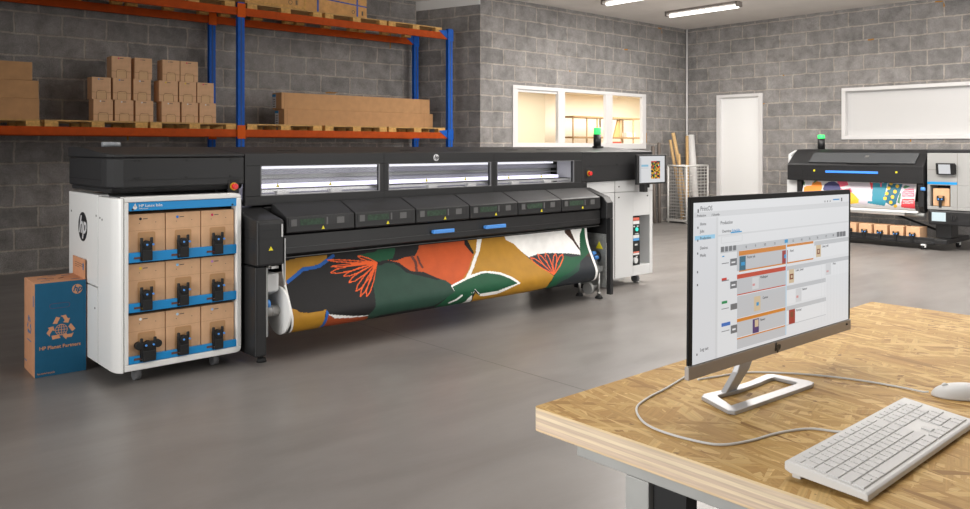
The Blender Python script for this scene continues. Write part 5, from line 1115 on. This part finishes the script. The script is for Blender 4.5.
b = B(); b.box(SX0, SX1, YM - .001, YM + .004, SZ0, SZ1); disp = b.out('display', smats[0], head)
b = B()
def st(s, t): return SX0 + (SX1 - SX0) * s, SZ1 - (SZ1 - SZ0) * t
dep = YM - .0011
for i, (c, s0, t0, s1, t1_) in enumerate(SCR):
    xa, za = st(s0, t0); xb, zb_ = st(s1, t1_)
    if xb - xa < .0015: xb = xa + .0015
    if za - zb_ < .0015: zb_ = za - .0015
    dep = YM - .0011 - .00002 * i
    b.mi(keys.index(c)); b.quad((xa, dep, zb_), (xb, dep, zb_), (xb, dep, za), (xa, dep, za))
# faint hour columns
for i in range(9):
    xa, za = st(.78 + .024 * i, .52); xb, zb_ = st(.78, .96)
    b.mi(keys.index('g2')); b.quad((xa, dep, zb_), (xa + .0008, dep, zb_), (xa + .0008, dep, za), (xa, dep, za))
b.out('schedule_graphics', smats, disp)
M_ST = sm('text', (60, 62, 66)); M_SB = sm('text_blue', (30, 140, 200))
for s_, s, t, h in STX:
    x, z = st(s, t)
    text('screen_text', s_, h * .40, (x, YM - .0034, z), (1, 0, 0), (0, 0, 1), M_SB if s_ == 'Schedule' else M_ST, disp, align='LEFT', ext=.0001)
b = B()
for i in range(3):
    x, z = st(.80 + .02 * i, .045); b.mi(0).box(x, x + .0025, YM - .0034, YM - .003, z - .002, z + .002)
x, z = st(.865, .04); b.mi(1).box(x, x + .035, YM - .0034, YM - .003, z, z + .003); x, z = st(.93, .04); b.mi(0).box(x, x + .005, YM - .0034, YM - .003, z - .004, z + .005)
for t in (.155, .235, .315, .43, .51, .94):
    x, z = st(.014, t + .0); b.mi(0).box(x, x + .003, YM - .0034, YM - .003, z - .0015, z + .0025)
x, z = st(.014, .045); b.mi(0).box(x, x + .004, YM - .0034, YM - .003, z - .005, z + .002)
b.out('screen_icons', [M_ST, M_SB], disp)
for ch_ in [head]: ch_.rotation_euler.y = math.radians(.8); ch_.location = (.0, 0, 0)
# keep the head turned about its own lower middle, not about the foot
head.location.x = -math.sin(math.radians(.8)) * (1.40 - ZT); head.location.z = math.sin(math.radians(.8)) * (1.715 - 1.63)
# neck and ring-shaped foot
b = B()
vs = []
for (yf, z, xa, xb) in ((.957, ZT + .008, 1.572, 1.618), (.947, 1.20, 1.604, 1.656), (.932, 1.30, 1.64, 1.70)):
    vs.append([b.bm.verts.new(p) for p in ((xa, yf - .007, z), (xb, yf - .007, z), (xb, yf + .007, z), (xa, yf + .007, z))])
for i in range(2):
    for k in range(4): b._f([vs[i][k], vs[i][(k + 1) % 4], vs[i + 1][(k + 1) % 4], vs[i + 1][k]])
b._f(vs[0][::-1]); b._f(vs[2])
b.out('stand_neck', mat('stand_silver', (178, 178, 180), .35, metal=.35), MN, bev=.002)
b = B()
outer = [(1.478, .872), (1.775, .853), (1.795, .858), (1.80, .872), (1.79, .955), (1.775, .965), (1.70, .962), (1.60, .966), (1.530, .980), (1.512, .973), (1.472, .885)]
inner = [(1.508, .898), (1.755, .880), (1.765, .885), (1.765, .938), (1.755, .942), (1.70, .940), (1.62, .943), (1.548, .954), (1.540, .948)]
def loop(z, pts): return [b.bm.verts.new((x, y, z)) for x, y in pts]
# pair outer and inner outlines by angle around the middle
cxm, cym = 1.64, .918
def samp(poly_, a):
    dx, dy = math.cos(a), math.sin(a); best = None
    for p, q in zip(poly_, poly_[1:] + poly_[:1]):
        ex, ey = q[0] - p[0], q[1] - p[1]; den = dx * ey - dy * ex
        if abs(den) < 1e-9: continue
        t = ((p[0] - cxm) * ey - (p[1] - cym) * ex) / den; u = ((p[0] - cxm) * dy - (p[1] - cym) * dx) / den
        if t > 0 and -1e-6 <= u <= 1 + 1e-6 and (best is None or t > best): best = t
    return (cxm + dx * best, cym + dy * best)
angs = sorted([math.atan2((y - cym), (x - cxm)) for x, y in outer + inner])
O = [samp(outer, a) for a in angs]; I = [samp(inner, a) for a in angs]; n = len(angs)
rings = [loop(ZT + .0005, O), loop(ZT + .009, O), loop(ZT + .009, I), loop(ZT + .0005, I)]
for a in range(4):
    for k in range(n): b._f([rings[a][k], rings[a][(k + 1) % n], rings[(a + 1) % 4][(k + 1) % n], rings[(a + 1) % 4][k]])
b.out('stand_base', MATS['stand_silver'], MN, bev=.002)

# ------------------------------------------------------------------ keyboard: rows of separate keys on a wedge
KB = thing('keyboard', 'white wired full-size keyboard on the bench in front of the monitor', 'keyboard', (0, 0, 0))
KL, KW = .50, .136
def kz(y): return .0155 + .0135 * (y / KW)
b = B(); b.prism([(0, .004), (0, .014), (.004, kz(.004)), (KW - .006, kz(KW) + .001), (KW, kz(KW) - .002), (KW, .014), (KW - .01, .010)], 'X', 0, KL)
b.out('case', M_WPL, KB, bev=.002)
b = B(); b.box(.012, .05, KW - .022, KW - .008, 0, .0125); b.box(KL - .05, KL - .012, KW - .022, KW - .008, 0, .0125); b.box(.01, .05, .004, .012, 0, .006); b.box(KL - .05, KL - .01, .004, .012, 0, .006)
b.out('foot', M_WPL, KB)
U = .0212; RY = [.010, .0305, .0505, .0705, .0905, .1120]
def keyrow(r, xs_):
    y0_ = RY[r]; h = .0185 if r < 5 else .0125
    for a, w_ in xs_:
        b = B(); x0_ = .009 + a * U + .0009; x1_ = .009 + (a + w_) * U - .0009
        za, zb_ = kz(y0_), kz(y0_ + h)
        v = [b.bm.verts.new(p) for p in ((x0_, y0_, za - .0005), (x1_, y0_, za - .0005), (x1_, y0_ + h, zb_ - .0005), (x0_, y0_ + h, zb_ - .0005),
                                        (x0_ + .0008, y0_ + .0008, za + .0028), (x1_ - .0008, y0_ + .0008, za + .0028), (x1_ - .0008, y0_ + h - .0008, zb_ + .0026), (x0_ + .0008, y0_ + h - .0008, zb_ + .0026))]
        for q in ((0, 3, 2, 1), (4, 5, 6, 7), (0, 1, 5, 4), (1, 2, 6, 5), (2, 3, 7, 6), (3, 0, 4, 7)): b._f([v[i] for i in q])
        b.out('key', M_KEY, KB)
def seq(start, ws):
    o = []; x = start
    for w_ in ws: o.append((x, w_)); x += w_
    return o
keyrow(0, seq(0, [1.5, 1.1, 1.25, 6.0, 1.25, 1.1, 1.3, 1.5]) + seq(15.2, [1, 1, 1]) + seq(18.4, [2, 1]))
keyrow(1, seq(0, [2.25] + [1] * 10 + [2.75]) + [(16.2, 1)] + seq(18.4, [1, 1, 1]))
keyrow(2, seq(0, [1.75] + [1] * 11 + [2.25]) + seq(18.4, [1, 1, 1]))
keyrow(3, seq(0, [1.5] + [1] * 12 + [1.5]) + seq(15.2, [1, 1, 1]) + seq(18.4, [1, 1, 1]))
keyrow(4, seq(0, [1] * 13 + [2]) + seq(15.2, [1, 1, 1]) + seq(18.4, [1, 1, 1]))
keyrow(5, seq(0, [1]) + seq(1.3, [1.1] * 12) + seq(15.2, [1, 1, 1]) + seq(18.4, [1, 1, 1]))
keyrow(2, [(21.4, 1)]); keyrow(0, [(21.4, 1)]); keyrow(4, [(21.4, 1)])
b = B(); b.box(.009 + 1.9 * U, .009 + 2.1 * U, RY[0] + .005, RY[0] + .011, kz(RY[0]) + .0028, kz(RY[0]) + .0034); b.out('key_legend', M_TEXTD, KB)
lg_ = []
b = B(); rr_ = random.Random(3)
for r in range(1, 5):
    for k in range(12):
        x = .009 + (k + (2.25, 1.75, 1.5, 1)[r - 1] * 1.0 + .25) * U; y = RY[r] + .011
        b.box(x, x + .0035, y, y + .003, kz(y) + .0022, kz(y) + .0029)
b.out('key_legend', mat('legend_grey', (196, 195, 193), .6), KB)
KB.location = (1.262, .518, ZT)
def smooth_path(pts, n=6):
    out = []
    for i in range(len(pts) - 1):
        p0 = pts[max(i - 1, 0)]; p1 = pts[i]; p2 = pts[i + 1]; p3 = pts[min(i + 2, len(pts) - 1)]
        for k in range(n):
            t = k / n
            out.append(tuple(.5 * (2 * p1[j] + (p2[j] - p0[j]) * t + (2 * p0[j] - 5 * p1[j] + 4 * p2[j] - p3[j]) * t * t + (3 * p1[j] - p0[j] - 3 * p2[j] + p3[j]) * t ** 3) for j in range(3)))
    out.append(pts[-1]); return out
CZ = ZT + .0026
ORG[KB.name] = Vector(KB.location)
b = B(); b.tube(smooth_path([(1.545, .652, ZT + .012), (1.535, .686, CZ), (1.511, .73, CZ), (1.447, .759, CZ), (1.367, .775, CZ), (1.307, .802, CZ), (1.287, .86, CZ), (1.287, .932, CZ), (1.312, .985, CZ), (1.366, 1.035, CZ), (1.44, 1.058, CZ), (1.516, 1.070, CZ), (1.62, 1.092, CZ), (1.75, 1.12, CZ), (1.95, 1.15, CZ), (2.1, 1.185, CZ)]), .0024, 8)
b.out('keyboard_cable', M_WPL, KB)
# ------------------------------------------------------------------ mouse
MS = thing('mouse', 'white wired mouse at the right edge of the bench', 'mouse', (1.955, .605, ZT))
b = B(); seg, rg = 28, 12; ML, MW, MH = .058, .032, .029
ang_ = math.atan2(.66 - .56, 1.915 - 1.99)
prev = None; rows_ = []
for j in range(rg + 1):
    ph = j / rg * math.pi / 2; row = []
    for i in range(seg):
        th = 2 * math.pi * i / seg
        r_ = math.cos(ph) ** .7 if j < rg else 0
        lx = ML * r_ * math.cos(th) * (1 + .06 * math.sin(th) ** 2); ly = MW * r_ * math.sin(th)
        z = MH * math.sin(ph) * (1 - .18 * (lx / ML))
        row.append(b.bm.verts.new((1.955 + lx * math.cos(ang_) - ly * math.sin(ang_), .605 + lx * math.sin(ang_) + ly * math.cos(ang_), ZT + .001 + z)))
    rows_.append(row)
for j in range(rg):
    for i in range(seg): b._f([rows_[j][i], rows_[j][(i + 1) % seg], rows_[j + 1][(i + 1) % seg], rows_[j + 1][i]], True)
b._f(rows_[0][::-1])
bmesh.ops.remove_doubles(b.bm, verts=b.bm.verts, dist=.00005)
b.out('mouse_body', M_WPL, MS)
fx, fy = 1.955 + .03 * math.cos(ang_), .605 + .03 * math.sin(ang_)
b = B(); b.cyl((fx + .004 * math.sin(ang_), fy - .004 * math.cos(ang_), ZT + .022), (fx - .004 * math.sin(ang_), fy + .004 * math.cos(ang_), ZT + .022), .007, seg=16); b.out('scroll_wheel', M_LGREY, MS)
b = B(); b.tube(smooth_path([(1.917, .656, ZT + .008), (1.914, .668, ZT + .006), (1.925, .715, CZ), (1.912, .80, CZ), (1.872, .90, CZ), (1.80, .995, CZ), (1.74, 1.03, CZ), (1.69, 1.045, CZ), (1.635, 1.062, CZ)]), .0022, 8)
b.out('mouse_cable', M_WPL, MS)
